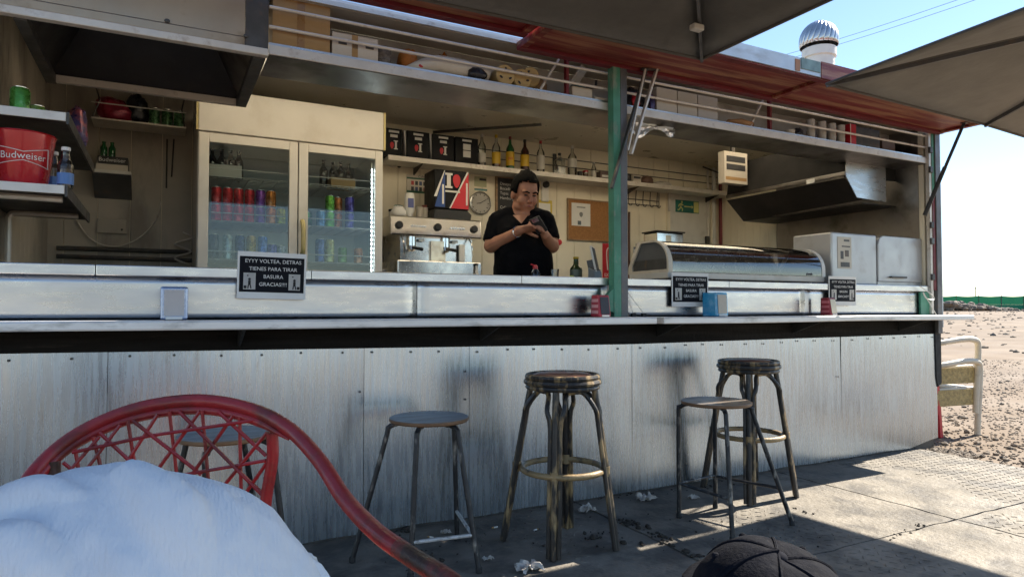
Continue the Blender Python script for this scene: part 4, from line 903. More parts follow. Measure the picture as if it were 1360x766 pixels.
# ---- posters and fittings on the back wall
pw = YB - .0105
def sheet(px0, py0, px1, py1, mt, name, label, cat, th=.004, y=None):
    y = y or pw; a, c = aty(px0, py0, y), aty(px1, py1, y); t = thing(name, label, cat, ((a.x + c.x) / 2, y, c.z)); o = B(a.x, c.x, y - th, y, c.z, a.z).build('sheet', mt, t); return t, a, c, y - th
t, a, c, y = sheet(540, 232, 571, 258, m_cardw, 'drinks_poster', 'small cream poster with rows of drink pictures behind the hopper', 'poster')
B(a.x, c.x, y - .001, y - .0002, a.z - .035, a.z - .02).build('stripe', flat('dark_green', (.03, .12, .07)), t); B(a.x, c.x, y - .001, y - .0002, c.z, c.z + .018).build('stripe', MATS['dark_green'], t)
pal = [(.5, .05, .05), (.03, .03, .04), (.06, .09, .2), (.03, .03, .03), (.3, .1, .1)]
for i in range(5):
    for j in range(2): B(a.x + .04 + i * .037, a.x + .065 + i * .037, y - .001, y - .0002, a.z - .085 - j * .05, a.z - .05 - j * .05).build('picture', flat('pict%d' % ((i + j) % 5), pal[(i + j) % 5]), t)
moved(text('Cafés', .03), ((a.x + c.x) / 2 + .03, y - .0005, a.z - .008)).build('print', m_ink, t)
q = aty(637, 270, pw); cr = .105
t = thing('wall_clock', 'round grey wall clock above the coffee machine', 'clock', (q.x, pw, q.z)); RX = Matrix.Rotation(R(90), 3, 'X')
MB().lathe([(cr, 0), (cr, .025), (cr * .93, .028), (cr * .92, .015)], 32, (q.x, pw, q.z), M=RX, cap=False).build('rim', m_chrome_soft, t, True); MB().lathe([(cr * .93, .0), (cr * .93, .012)], 32, (q.x, pw, q.z), M=RX).build('dial', mat('clock_face', (.5, .47, .42), .5), t)
for k in range(12):
    an = R(30 * k); u = Vector((math.sin(an), 0, math.cos(an))); p = q + Vector((0, -.0135, 0)); MB().bar(p + u * cr * .7, p + u * cr * .84, .006, .002, (0, 1, 0)).build('hour_mark', m_ink, t)
for an, l_ in ((R(60), .62), (R(-120 + 20), .35)): u = Vector((math.sin(an), 0, math.cos(an))); p = q + Vector((0, -.016, 0)); MB().bar(p - u * .01, p + u * cr * l_, .006, .002, (0, 1, 0)).build('hand', m_ink, t)
t, a, c, y = sheet(630, 234, 646, 249, flat('pale_green_paper', (.45, .45, .27)), 'notice', 'small yellow green slip pinned above the wall clock', 'notice', .002); B(a.x + .05, c.x - .005, y - .001, y - .0002, a.z - .035, a.z - .015).build('stamp', m_ink, t)
t, a, c, y = sheet(630, 250, 647, 254, flat('teal_strip', (.06, .22, .22)), 'notice_strip', 'narrow teal strip stuck just above the wall clock', 'notice', .002)
# chalk board
t, a, c, y = sheet(660, 236, 712, 285, flat('slate', (.03, .03, .032), .7), 'menu_blackboard', 'chalk menu blackboard with wooden frame behind the barman', 'blackboard', .012)
for (u0, u1, v0, v1) in ((a.x - .02, a.x, c.z, a.z + .02), (c.x, c.x + .02, c.z, a.z + .02)): B(u0, u1, pw - .018, pw, v0, v1).build('frame', m_wood, t)
B(a.x, c.x, pw - .018, pw, a.z, a.z + .02).build('frame', m_wood, t)
chalk = flat('chalk', (.6, .6, .58), .9)
for i, wd in enumerate(('Desayuno', 'Bocadillos', 'Tapas', 'Hamburguesas', '', 'Café')):
    if wd: moved(text(wd, .038, 'LEFT'), (a.x + .025, y - .001, a.z - .055 - i * .044)).build('chalk_line', chalk, t)
B(a.x - .01, c.x - .05, pw - .012, pw, a.z + .035, a.z + .09).build('backing_board', m_darkmetal, t)
t, a, c, y = sheet(712, 265, 733, 300, flat('yellow_paper', (.62, .47, .05)), 'notice', 'yellow bordered notice beside the barman', 'notice', .003); B(a.x + .02, c.x - .02, y - .001, y - .0002, c.z + .02, a.z - .03).build('paper', m_paper, t)
q = aty(723, 246, pw); t = thing('security_camera', 'small white camera with black lens high on the back wall', 'camera', (q.x, pw, q.z)); B(q.x - .04, q.x + .04, pw - .02, pw, q.z - .16, q.z + .05).build('mount', m_white, t, bevel=.008); MB().lathe([(.032, 0), (.03, .03), (.02, .036)], 16, (q.x, pw - .02, q.z), M=RX).build('lens', m_black, t, True)
q = aty(530, 220, pw); t = thing('wall_plug', 'round black plug on the wall beside the fridge', 'plug', (q.x, pw, q.z)); MB().lathe([(.02, 0), (.018, .02)], 14, (q.x, pw, q.z), M=RX).build('plug', m_black, t, True); MB().tube(arc([(q.x, pw - .015, q.z), (q.x - .06, pw - .01, q.z - .02), (q.x - .12, pw - .008, q.z - .0)], 4), .004, 5).build('lead', m_rail, t)
t, a, c, y = sheet(754, 265, 820, 321, mat('cork', (.36, .17, .06), .85, 0, .2, 60, bump=.2), 'cork_board', 'cork notice board with a white sheet beside the green post', 'notice board', .012)
for q_ in ((a.x - .012, a.x, c.z - .012, a.z + .012), (c.x, c.x + .012, c.z - .012, a.z + .012), (a.x, c.x, a.z, a.z + .012), (a.x, c.x, c.z - .012, c.z)): B(q_[0], q_[1], pw - .02, pw, q_[2], q_[3]).build('frame', m_wood, t)
p0, p1 = aty(759, 269, y), aty(784, 301, y); B(p0.x, p1.x, y - .002, y - .0003, p1.z, p0.z).build('pinned_sheet', m_paper, t)
pc = (p0.x + p1.x) / 2; drop(pc, y - .0035, (p0.z + p1.z) / 2, .02, .028).build('heart_print', flat('grey_print', (.2, .2, .2)), t); B(pc - .04, pc - .0, y - .003, y - .0022, p1.z + .01, p1.z + .05).build('photo_print', flat('bluegrey_print', (.12, .15, .17)), t); B(pc - .05, pc + .05, y - .003, y - .0022, p0.z - .045, p0.z - .035).build('print', MATS['grey_print'], t)
t, a, c, y = sheet(800, 323, 816, 372, flat('sign_red', (.50, .02, .03)), 'fire_sign', 'red extinguisher sign half hidden behind the green post', 'sign', .003)
MB().tube(arc([(a.x + .06, y - .001, c.z + .1), (a.x + .05, y - .001, a.z - .08), (a.x + .09, y - .001, a.z - .04), (a.x + .12, y - .001, a.z - .07)], 4), .006, 5).build('pictogram', m_paper, t); moved(text('EXT', .045), (a.x + .06, y - .0006, c.z + .05)).build('lettering', m_paper, t)
q = aty(741, 322, pw); t = thing('wall_button', 'round red stopper hanging on the back wall', 'button', (q.x, pw, q.z)); MB().lathe([(.03, 0), (.028, .03), (.02, .034)], 16, (q.x, pw, q.z), M=RX).build('knob', m_redplastic, t, True)
# hook rack
t = thing('utensil_rack', 'black wire rack of hooks on the wall behind the green post', 'hook rack', (3.6, pw, 2)); a, c = aty(831, 250, pw - .01), aty(875, 264, pw - .01)
for z in (0, .05): MB().tube([(a.x, pw - .012, c.z - .03 - z), (c.x, pw - .012, c.z - .03 - z)], .004, 5).build('rail', m_black, t)
for x in (a.x, c.x): MB().tube([(x, pw - .012, a.z + .06), (x, pw - .012, c.z - .09)], .004, 5).build('side', m_black, t)
for k in range(5):
    x = a.x + .03 + (c.x - a.x - .06) * k / 4; MB().tube(arc([(x + .01, pw - .014, a.z + .0), (x, pw - .016, c.z - .07), (x + .015, pw - .035, c.z - .1), (x + .03, pw - .04, c.z - .08)], 4), .004, 5).build('hook', m_black, t)
q0, q1 = aty(834, 282, pw), aty(833, 345, pw); t = thing('broom_handle', 'thin brown handle leaning on the wall under the hook rack', 'broom', (q1.x, pw, CZ)); MB().tube([(q0.x, pw - .02, q0.z), (q1.x, pw - .03, CZ)], .012, 8).build('handle', mat('brown_stick', (.10, .045, .025), .5), t); MB().lathe([(.014, 0), (.014, .05)], 8, (q1.x, pw - .03, CZ)).build('ferrule', m_black, t)
# door with exit sign
a, c = aty(884, 252, pw), aty(946, 340, pw)
t = thing('back_door', 'white back door carrying the green exit sign', 'door', ((a.x + c.x) / 2, pw, FZ)); B(a.x + .04, c.x - .05, pw - .02, pw, FZ, a.z).build('leaf', m_white, t, bevel=.003); B(a.x, a.x + .036, pw - .03, pw, FZ, a.z + .03).build('jamb', m_cream, t); B(c.x - .046, c.x, pw - .03, pw, FZ, a.z + .03).build('jamb', m_cream, t)
q = aty(888, 268, pw - .03); B(q.x - .016, q.x + .016, pw - .055, pw - .031, q.z - .1, q.z + .1).build('closer', m_rail, t, bevel=.004); q = aty(938, 320, pw - .03); B(q.x - .02, q.x + .02, pw - .06, pw - .031, q.z - .06, q.z + .05).build('lock', m_darkmetal, t)
t, a, c, y = sheet(897, 265, 928, 284, flat('exit_green', (.02, .16, .13)), 'exit_sign', 'green running man exit sign on the white back door', 'sign', .004, pw - .021); yel = flat('sign_yellow', (.62, .60, .22))
B(c.x - .075, c.x - .005, y - .001, y - .0002, c.z + .008, a.z - .008).build('door_mark', yel, t); xm = a.x + .075; zm_ = (a.z + c.z) / 2; b = MB(); yy = y - .002
b.ball((xm + .01, yy, zm_ + .045), .013, .002, .013, n=10, m=6)
for p_ in (((0, .03), (-.006, -.01)), ((-.006, -.01), (.02, -.03)), ((.02, -.03), (.012, -.055)), ((-.006, -.01), (-.03, -.04)), ((-.03, -.04), (-.05, -.042)), ((0, .026), (.028, .01)), ((0, .026), (-.028, .014)), ((-.028, .014), (-.035, -.008))): b.bar((xm + p_[0][0], yy, zm_ + p_[0][1]), (xm + p_[1][0], yy, zm_ + p_[1][1]), .012, .002, (0, 1, 0))
b.build('running_man', yel, t); b = MB(); b.box(a.x + .12, c.x - .1, y - .001, y - .0002, zm_ - .006, zm_ + .006); b.prism([(c.x - .105, y - .001, zm_ + .02), (c.x - .08, y - .001, zm_), (c.x - .105, y - .001, zm_ - .02)], (0, .0008, 0)); b.build('arrow', yel, t)
# corner pipes, angle bracket and the wooden notice crate by the hood
for px, r_, mm in ((948, .022, m_white), (957, .02, m_redclean), (940, .012, m_rail)):
    x = X_(px, YB - .04, 300); MB().tube([(x, YB - .045, FZ), (x, YB - .045, 2.66)], r_, 10).build('corner_pipe', mm, K, True)
MB().bar((wx1 - .25, YB - .05, wz + .3), (wx1 - .02, 1.75, wz + .02), .016, .016).build('corner_stay', m_darkmetal, K)
q = aty(977, 222, 1.2); a, c = aty(962, 200, 1.25), aty(993, 246, 1.25)
t = thing('notice_box', 'cream box with black printed notice hung from the ceiling beside the hood', 'notice box', ((a.x + c.x) / 2, 1.3, c.z)); B(a.x, c.x, 1.25, 1.33, c.z, a.z).build('box', m_cardw, t, bevel=.004); B((a.x + c.x) / 2 - .02, (a.x + c.x) / 2 + .02, 1.28, 1.30, a.z, 2.64).build('hanger', m_darkmetal, t)
for k in range(2): B(a.x + .025, c.x - .03, 1.248, 1.2495, a.z - .06 - .075 * k - .035, a.z - .04 - .075 * k).build('print', m_ink, t)
B(a.x + .015, c.x - .015, 1.2485, 1.2495, c.z + .03, c.z + .06).build('wood_strip', m_card, t)
# toaster basket on the back counter
x0, x1 = X_(873, 1.5, 315), X_(908, 1.5, 315); zt2 = Z_(890, 307, 1.5)
kb('side_table', m_steel_dark, 3.92, 4.9, 1.3, 1.8, FZ, 1.25)
t = thing('toaster', 'steel toaster with black rim behind the glass case', 'toaster', ((x0 + x1) / 2, 1.55, 1.25)); B(x0, x1, 1.5, 1.7, 1.27, zt2 - .012).build('body', m_chrome, t, bevel=.012); B(x0 - .01, x1 + .01, 1.49, 1.71, zt2 - .0115, zt2).build('rim', m_black, t)
for x in (x0 + .03, x1 - .03): B(x - .015, x + .015, 1.52, 1.68, 1.25, 1.2695).build('foot', m_black, t)
B(x0 + .1, x0 + .16, 1.497, 1.4995, 1.32, zt2 - .04).build('panel', mat('copper_splash'), t)
if x0 < 3.92: pass

# ================================================================ FRONT COUNTER AND LEDGE
CT = 1.2815
# glass tapas case
gx0, gx1 = X_(886, .04, 352), X_(1094, .04, 352); gy0, gy1 = .03, .43; gh = .262
V = thing('display_case', 'long refrigerated tapas display case with curved glass on the counter', 'display case', ((gx0 + gx1) / 2, .23, CT))
B(gx0, gx1, gy0 + .005, gy1, CT + .012, CT + .055).build('base', m_fridge, V, bevel=.006)
for x in (gx0 + .1, gx1 - .1):
    for yy in (gy0 + .05, gy1 - .05): MB().lathe([(.015, CT), (.015, CT + .012)], 10, (x, yy, 0)).build('foot', m_cwhite, V)
prof = []
for k in range(11):
    a = R(90 * k / 10); prof.append((gy0 + .16 - .16 * math.cos(a) , CT + .055 + .05 + (gh - .105) * math.sin(a)))
prof = [(gy0, CT + .055)] + prof; prof_top = prof + [(gy1 - .1, CT + gh)]
b = MB(); n = len(prof_top)
for x in (gx0 + .035, gx1 - .035): b.v += [Vector((x, y, z)) for (y, z) in prof_top]
b.f = [(i, i + 1, n + i + 1, n + i) for i in range(n - 1)]
o = b.build('curved_glass', g_case, V, 'all')
full = [(gy1, CT + .055)] + prof + [(gy1 - .1, CT + gh), (gy1, CT + .1)]
for (x, s_) in ((gx0, 1), (gx1 - .034, 1)):
    ring = [(y, z) for (y, z) in full]; cy0 = sum(p[0] for p in ring) / len(ring); cz0 = sum(p[1] for p in ring) / len(ring)
    def inset(p, k): return (cy0 + (p[0] - cy0) * k, cz0 + (p[1] - cz0) * k)
    N_ = len(ring); b = MB()
    for xx in (x, x + .034):
        for k in (1.03, .88): b.v += [Vector((xx, *inset(p, k))) for p in ring]
    for i in range(N_):
        j = (i + 1) % N_
        b.f += [(i, j, N_ + j, N_ + i), (2 * N_ + i, 3 * N_ + i, 3 * N_ + j, 2 * N_ + j), (i, 2 * N_ + i, 2 * N_ + j, j), (N_ + i, N_ + j, 3 * N_ + j, 3 * N_ + i)]
    e = b.build('end_rim', m_resin if x == gx0 else m_cwhite, V)
    MB().prism([(x + .012, *inset(p, .879)) for p in ring], (.01, 0, 0)).build('end_panel', mat('case_end', (.10, .105, .11), .35), e)
    MB().prism([(x + .0105, gy0 + .02, CT + .07), (x + .0105, gy1 - .03, CT + .07), (x + .0105, gy1 - .03, CT + .14), (x + .0105, gy0 + .02, CT + .14)], (.001, 0, 0)).build('end_grille', m_darkmetal, e)
B(gx0 + .036, gx1 - .036, gy1 - .012, gy1 - .002, CT + .056, CT + gh - .02).build('rear_doors', m_chrome_soft, V); B(gx0 + .036, gx1 - .036, gy0 + .03, gy1 - .02, CT + .0555, CT + .07).build('tray', m_chrome, V)
B(gx0 + .036, gx1 - .036, gy1 - .11, gy1 - .02, CT + gh - .02, CT + gh + .004).build('top_rail', m_chrome_soft, V, bevel=.006)
B(gx1 - .2, gx1 - .14, gy0 - .0015, gy0 - .0005, CT + .06, CT + .075).build('maker_plate', m_ink, V)
# grill housing
ax0, ax1, az1 = X_(1104, .05, 340), XR - .014, Z_(1104, 308, .05); am = X_(1164, .05, 340)
A_ = thing('grill_housing', 'boxy grey steel grill housing at the end of the counter', 'grill', ((ax0 + ax1) / 2, .25, CT))
m_ghost = mat('grey_enamel', (.50, .51, .52), .38, .35, .06, 4, dirt=(.36, .34, .30), damt=.4, dscale=7, dpos=.62)
B(ax0, am - .002, .045, .39, CT + .0, az1).build('cabinet', m_ghost, A_, bevel=.012)
pts = [(am + .002, .035, CT + .03), (ax1, .035, CT + .03), (ax1, .035, az1), (am + .06, .035, az1), (am + .02, .035, az1 - .02), (am + .002, .035, az1 - .07)]
MB().prism(pts, (0, .35, 0)).build('lid', m_ghost, A_, bevel=.006); B(am + .002, ax1, .045, .39, CT, CT + .0295).build('lid_base', m_ghost, A_)
q = aty(1192, 368, .03); B(q.x - .1, q.x + .1, .012, .033, q.z - .008, q.z + .006).build('handle', m_darkmetal, A_, bevel=.003)
q0, q1 = aty(1112, 314, .044), aty(1131, 357, .044); l_ = B(q0.x, q1.x, .0425, .0445, q1.z, q0.z).build('sticker', flat('sticker_cream', (.55, .50, .41)), A_)
for (u0, u1, v0, v1) in ((.2, .42, .3, .55), (.52, .8, .38, .58), (.2, .85, .05, .2), (.3, .9, .68, .72), (.45, .85, .86, .92)):
    B(q0.x + (q1.x - q0.x) * u0, q0.x + (q1.x - q0.x) * u1, .0418, .0424, q1.z + (q0.z - q1.z) * v0, q1.z + (q0.z - q1.z) * v1).build('sticker_print', m_darkmetal, l_)
MB().box(-.28, 0, 0, .01, 0, .22, Matrix.Translation((ax0 - .01, .45, CT))).build('splash_plate', m_soot, A_)
# printed signs hung over the counter lip
def sign(pxa, pya, pxb, pyb, label, tilt=0):
    y = -.0175; a, c = aty(pxa, pya, y), aty(pxb, pyb, y); cx, cz = (a.x + c.x) / 2, (a.z + c.z) / 2; W, Hh = .30, .213
    t = thing('trash_sign', label, 'sign', (cx, y, cz), 0, 'printed rubbish signs on the counter')
    M = Matrix.Rotation(tilt, 3, 'Y')
    def put(b, n, m, dy, par=t):
        b.v = [M @ v + Vector((cx, y + dy, cz)) for v in b.v]; return b.build(n, m, par)
    def curl(u, v): 
        x, z = (u - .5) * W, (v - .5) * Hh; return Vector((x, -.003 * math.sin(u * math.pi) - .006 * v * u, z))
    s_ = put(MB().grid(curl, 10, 6), 'sheet', m_paper, 0); sd = s_.modifiers.new('s', 'SOLIDIFY'); sd.thickness = .0012; sd.offset = 0
    def on(b, dy):
        for v in b.v:
            u = v.x / W + .5; w_ = v.z / Hh + .5; v.y = -.003 * math.sin(u * math.pi) - .006 * w_ * u - dy
        return b
    put(on(MB().grid(lambda u, v: Vector(((u - .5) * W * .94, 0, (v - .5) * Hh * .76 + .004)), 10, 6), .0013), 'black_field', m_signink, 0)
    for k, (s2, zz) in enumerate((('EYYY VOLTEA, DETRAS', .064), ('TIENES PARA TIRAR', .029), ('BASURA', -.006), ('GRACIAS!!!!', -.041))): put(on(moved(text(s2, .0238), (.004, 0, zz)), .0026), 'lettering', m_paper, 0)
    for s_x in (-1, 1):
        put(on(B(s_x * .098 - .026, s_x * .098 + .026, 0, .0005, -.065, .01), .0022), 'pictogram_panel', m_paper, 0)
        b = MB(); sx = s_x * .098; b.ball((sx, 0, -.019), .006, .0005, .006, n=8, m=5); b.bar((sx, 0, -.025), (sx, 0, -.046), .011, .001, (0, 1, 0)); b.bar((sx - .004, 0, -.045), (sx - .006, 0, -.061), .005, .001, (0, 1, 0)); b.bar((sx + .004, 0, -.045), (sx + .007, 0, -.061), .005, .001, (0, 1, 0))
        b.box(sx + s_x * .018 - .006, sx + s_x * .018 + .006, 0, .0005, -.061, -.048); b.box(sx - .008 - .003, sx - .008 + .003, 0, .0005, -.005, .0)
        put(on(b, .0032), 'pictogram', m_ink, 0)
    return t
sign(313, 333, 408, 398, 'black and white rubbish sign in front of the glass fridge', R(1)); sign(890, 364, 942, 405, 'black and white rubbish sign in front of the glass display case'); sign(1098, 368, 1139, 404, 'black and white rubbish sign below the grey grill housing')
# napkin dispensers on the ledge
LT = 1.0535
def napkin(px, pyb, y, rz_, m_shell, label, w_=.10, d_=.09, h_=.135, face=None, lean=0, sidep=None):
    q = aty(px, pyb, y); t = thing('napkin_dispenser', label, 'napkin holder', (q.x, y, LT), rz_)
    pr = [(-d_ / 2, 0), (-d_ / 2 + lean, h_), (d_ / 2 - lean * .3, h_), (d_ / 2, 0)]
    MB().prism([(-w_ / 2, y_, z_) for (y_, z_) in pr], (w_, 0, 0)).build('shell', m_shell, t, bevel=.008, world=False)
    f = MB().prism([(-w_ * .36, -d_ / 2 - .002 + lean * .14, h_ * .12), (w_ * .36, -d_ / 2 - .002 + lean * .14, h_ * .12), (w_ * .36, -d_ / 2 - .002 + lean * .9, h_ * .9), (-w_ * .36, -d_ / 2 - .002 + lean * .9, h_ * .9)], (0, -.002, 0)).build('face_plate', face or m_paper, t, world=False)
    B(-w_ * .3, w_ * .3, -d_ / 2 + lean * .1 - .006, -d_ / 2 - .001 + lean * .1, .002, h_ * .09).build('napkin_edge', m_paper, t, world=False)
    if sidep:
        for sx in (-1,):
            for k in range(3): B(sx * w_ / 2 - .0012, sx * w_ / 2 - .0002, -d_ * .34, d_ * .34, h_ * (.16 + .26 * k), h_ * (.30 + .26 * k)).build('side_print', sidep, t, world=False)
    return t
napkin(231, 424, -.06, R(0), mat('blue_steel', (.30, .36, .52), .28, 1., .1, 8), 'steel napkin dispenser with pale front alone on the left ledge', .105, .07, .14, flat('dusty_pink', (.52, .49, .48)))
m_redn = mat('red_print_plastic', (.42, .03, .05), .4, 0, .1, 10); 
napkin(798, 424, -.10, R(4), m_redn, 'red napkin holder with dark front leaning beside the green post', .085, .085, .125, flat('dark_front', (.03, .025, .035)), .018, flat('pink_print', (.7, .35, .35)))
napkin(1101, 424, -.10, R(6), mat('dark_red_plastic', (.24, .012, .025), .4), 'dark red napkin holder with cream front near the grill end', .085, .085, .125, flat('cream_front', (.62, .56, .42)), .018, flat('pink_print2', (.5, .14, .16)))
m_cy = mat('cyan_plastic', (.02, .27, .52), .3, 0, .12, 9, coat=.3, dirt=(.25, .5, .7), damt=.7, dscale=16, dpos=.58)
napkin(950, 424, -.12, R(8), m_cy, 'cyan plastic napkin dispenser in front of the middle rubbish sign', .118, .11, .148, flat('tan_card', (.50, .44, .36)), .006)
# small things on the counter top
def cup(px, y, z, h, r, m_, label, name='cup', fillm=None):
    x = X_(px, y, 350); t = thing(name, label, name.replace('_', ' '), (x, y, z)); MB().lathe([(r * .86, 0), (r, h), (r * .94, h), (r * .82, .006), (.001, .005)], 18, (x, y, z), cap=False).build('wall', m_, t, True)
    if fillm:
        for k in range(7): a = k * 2.4; MB().tube([(x + r * .4 * math.cos(a), y + r * .4 * math.sin(a), z + .008), (x + r * .7 * math.cos(a + 1), y + r * .7 * math.sin(a + 1), z + h * 1.05)], .0035, 5).build('straw', fillm, t)
    return t
cup(503, 1.72, CZ, .125, .06, mat('smoky_plastic', (.22, .22, .23), .3, 0, .2, 20), 'smoky plastic tub of packets beside the fridge door', 'tub', m_paper)
cup(522, 1.73, CZ, .10, .055, mat('grey_plastic', (.36, .36, .37), .35), 'grey tub of spoons next to the coffee machine', 'tub', m_chrome)
bottle(X_(633, 1.72, 350), 1.72, CZ, .20, .034, mat('frosted_white', (.55, .55, .53), .3), m_black, flat('white_label2', (.7, .69, .66)), 'grey plastic bottle with white label at the machine end', neck=.35, lab=(.02, .38), shoulder=.42)
x = X_(711, .2, 360); t = thing('sauce_bottle', 'small clear squeeze bottle with red spout on the counter', 'sauce bottle', (x, .2, CT)); MB().lathe([(.026, 0), (.03, .005), (.03, .03), (.014, .055)], 16, (x, .2, CT)).build('body', g_thin, t, True); MB().lathe([(.015, .055), (.015, .07), (.006, .08)], 12, (x, .2, CT)).build('spout', m_redplastic, t, True); MB().tube([(x, .2, CT + .074), (x - .03, .2, CT + .082)], .004, 6).build('tip', m_redplastic, t)
cup(736, .25, CT, .06, .03, g_thin, 'empty glass tumbler on the counter by the barman', 'glass')
x = X_(765, .3, 355); bottle(x, .3, CT, .145, .038, mat('oil_green', (.04, .06, .015), .15, coat=.6), yc, flat('oil_label', (.12, .14, .10)), 'green oil bottle with yellow cap on the counter', neck=.4, lab=(.1, .45), shoulder=.5)
x = X_(757, .12, 368); t = thing('lime_wedge', 'small lime wedge lying on the counter by the oil bottle', 'lime', (x, .1, CT)); MB().ball((x, .1, CT + .008), .018, .012, .008, n=10, m=6).build('flesh', flat('lime_flesh', (.42, .48, .10)), t, True)
# card terminal / tablet stand
q = aty(795, 362, .18); t = thing('tablet_stand', 'tilted white tablet on a stand beside the green post', 'tablet', (q.x, .18, CT)); Mx = Matrix.Translation((q.x, .18, CT + .01)) @ Matrix.Rotation(R(48), 4, 'Z') @ Matrix.Rotation(R(-12), 4, 'X')
MB().box(-.012 - .06, .075, -.006, .006, 0, .20, Mx).build('tablet', m_cwhite, t, bevel=.004); MB().box(-.065, .068, -.0075, -.0062, .012, .19, Mx).build('screen', m_ink, t); B(q.x - .05, q.x + .05, .15, .25, CT, CT + .01).build('base', m_darkmetal, t); MB().box(-.01, .01, .006, .05, 0, .12, Mx).build('strut', m_darkmetal, t)
x = X_(786, .2, 358); t = thing('card_reader', 'small grey card reader beside the tablet', 'card reader', (x, .16, CT)); MB().prism([(x - .03, .12, CT), (x - .03, .2, CT), (x - .03, .2, CT + .075), (x - .03, .13, CT + .05)], (.055, 0, 0)).build('body', mat('reader_grey', (.2, .23, .26), .4), t, bevel=.006); MB().prism([(x - .025, .131, CT + .053), (x - .025, .19, CT + .073), (x - .025, .19, CT + .076), (x - .025, .131, CT + .056)], (.045, 0, 0)).build('keypad', m_ink, t)

# ================================================================ THINGS IN THE LOFT
ly = .02
def lx(px): return X_(px, ly, 100)
def lz_(px, py): return Z_(px, py, ly)
t = crate(lx(361), lx(438), ly, ly + .23, LZ, lz_(400, -12), m_card, 'tall brown cardboard box with tape behind the loft rails', 'cardboard_box', 'cardboard box', m_tape)
t = crate(lx(441), lx(502), ly, ly + .2, LZ, lz_(470, 47), m_cardw, 'low white carton with printed labels next to the tall cardboard box', 'carton', 'carton', m_card)
for u in (.13, .72): B(lx(441) + (lx(502) - lx(441)) * u, lx(441) + (lx(502) - lx(441)) * (u + .18), ly - .0015, ly - .0005, LZ + .06, LZ + .085).build('print', m_darkmetal, t); 
for k in range(6): B(lx(441) + (lx(502) - lx(441)) * (.44 + .02 * k), lx(441) + (lx(502) - lx(441)) * (.448 + .02 * k), ly - .0022, ly - .0014, LZ + .05, LZ + .08).build('barcode_bar', m_ink, t)
x = lx(513); t = thing('wicker_pot', 'grey woven pot beside the white carton in the loft', 'pot', (x, ly + .06, LZ)); MB().lathe([(.034, 0), (.038, .02), (.04, .09), (.036, .105), (.03, .105), (.03, .02)], 18, (x, ly + .06, LZ)).build('pot', mat('grey_wicker', (.20, .18, .16), .8, 0, .4, 60, bump=.8, bscale=80), t, True)
for k in range(5): MB().lathe([(.0385 + .001 * k, .012 + k * .02), (.0415, .016 + k * .02), (.0385 + .001 * k, .02 + k * .02)], 18, (x, ly + .06, LZ), cap=False).build('weave_band', MATS['grey_wicker'], t, True)
m_amber = mat('orange_paper', (.50, .17, .02), .5, 0, .35, 14, bump=.5, bscale=30)
bag((lx(552), ly + .12, LZ), .058, .05, .075, m_amber, 'big crumpled orange paper lantern in the loft', 1.7, 'paper_lantern', 'lantern'); 
bag((lx(607), ly + .2, LZ), .04, .035, .10, m_amber, 'small orange paper lantern behind the white sack', 9.7, 'paper_lantern', 'lantern')
m_sack = mat('white_sack', (.66, .61, .52), .6, 0, .1, 10, bump=.4, bscale=24)
def roll(pa, pb, ra, rb_, y, label, mt, name, cat, sag=0):
    a, c = Vector((lx(pa), y, LZ + ra)), Vector((lx(pb), y + .02, LZ + rb_ + sag)); n = 9; pts = []; rs_ = []
    for i in range(n): tt = i / (n - 1); pts.append(a.lerp(c, tt) + Vector((0, .006 * math.sin(tt * 9), 0))); rs_.append((ra + (rb_ - ra) * tt) * (1 + .06 * math.sin(tt * 13)) * (.55 if i == 0 else 1))
    return tag(MB().tube(pts, rs_, 14).build(name, mt, None, 'all'), label, cat)
t = thing('folded_parasol', 'white folded parasol with a red printed tip lying in the loft', 'parasol', (lx(600), ly + .05, LZ)); pts = [Vector((lx(543 + (652 - 543) * i / 8), ly + .045, LZ + .014 + .044 * min(1, i / 3))) for i in range(9)]
MB().tube(pts, [.010, .030, .044, .052, .056, .055, .052, .046, .04], 14).build('cloth', m_sack, t, 'all'); MB().tube([pts[0] - Vector((.03, 0, .004)), pts[0] + Vector((.02, 0, .002))], [.004, .014], 8).build('tip', m_cwhite, t, True); q = pts[1] + Vector((.02, -.031, .0)); MB().ball(q, .018, .003, .009, n=10, m=6).build('red_print', redp, t); 
roll(612, 690, .06, .065, ly + .17, 'pale cloth roll behind the folded parasol in the loft', m_sack, 'cloth_roll', 'cloth roll', .03)
bag((lx(633), ly + .0, LZ), .055, .03, .036, m_darkbag, 'black plastic bag tucked under the folded parasol', 6.6)
m_tan = mat('tan_tube', (.52, .38, .17), .5, 0, .12, 12, bump=.1)
for i, (px, dz, yy) in enumerate(((671, 0, .02), (695, 0, .035), (711, .035, .07))):
    r_ = .054; c = Vector((lx(px), yy, LZ + r_ + dz)); lab = ('tan spool nearest the white sack in the loft', 'tan spool in the middle of three in the loft', 'tan spool raised above the other two in the loft')[i]
    t = thing('spool', lab, 'spool', (c.x, c.y, LZ), 0, 'tan spools in the loft'); MB().lathe([(r_, .0), (r_, .16), (r_ * .9, .16), (r_ * .88, .15)], 22, (c.x, c.y + .16, c.z), M=RX, cap=True).build('drum', m_tan, t, True)
    MB().lathe([(r_ * 1.06, 0), (r_ * 1.08, .006), (r_ * .98, .012), (r_ * .5, .008)], 22, (c.x, c.y + .004, c.z), M=RX).build('flange', m_tan, t, True)
    for k in range(3): an = R(90 + 120 * k + 20 * i); q = c + Vector((math.cos(an), 0, math.sin(an))) * r_ * .6 + Vector((0, -.009, 0)); MB().ball(q, .011, .002, .006, n=8, m=5, M=Matrix.Rotation(an, 3, 'Y')).build('slot', m_ink, t)
    if dz: B(c.x - .03, c.x + .03, c.y + .02, c.y + .14, LZ, LZ + dz - .001).build('rest', m_card, t)
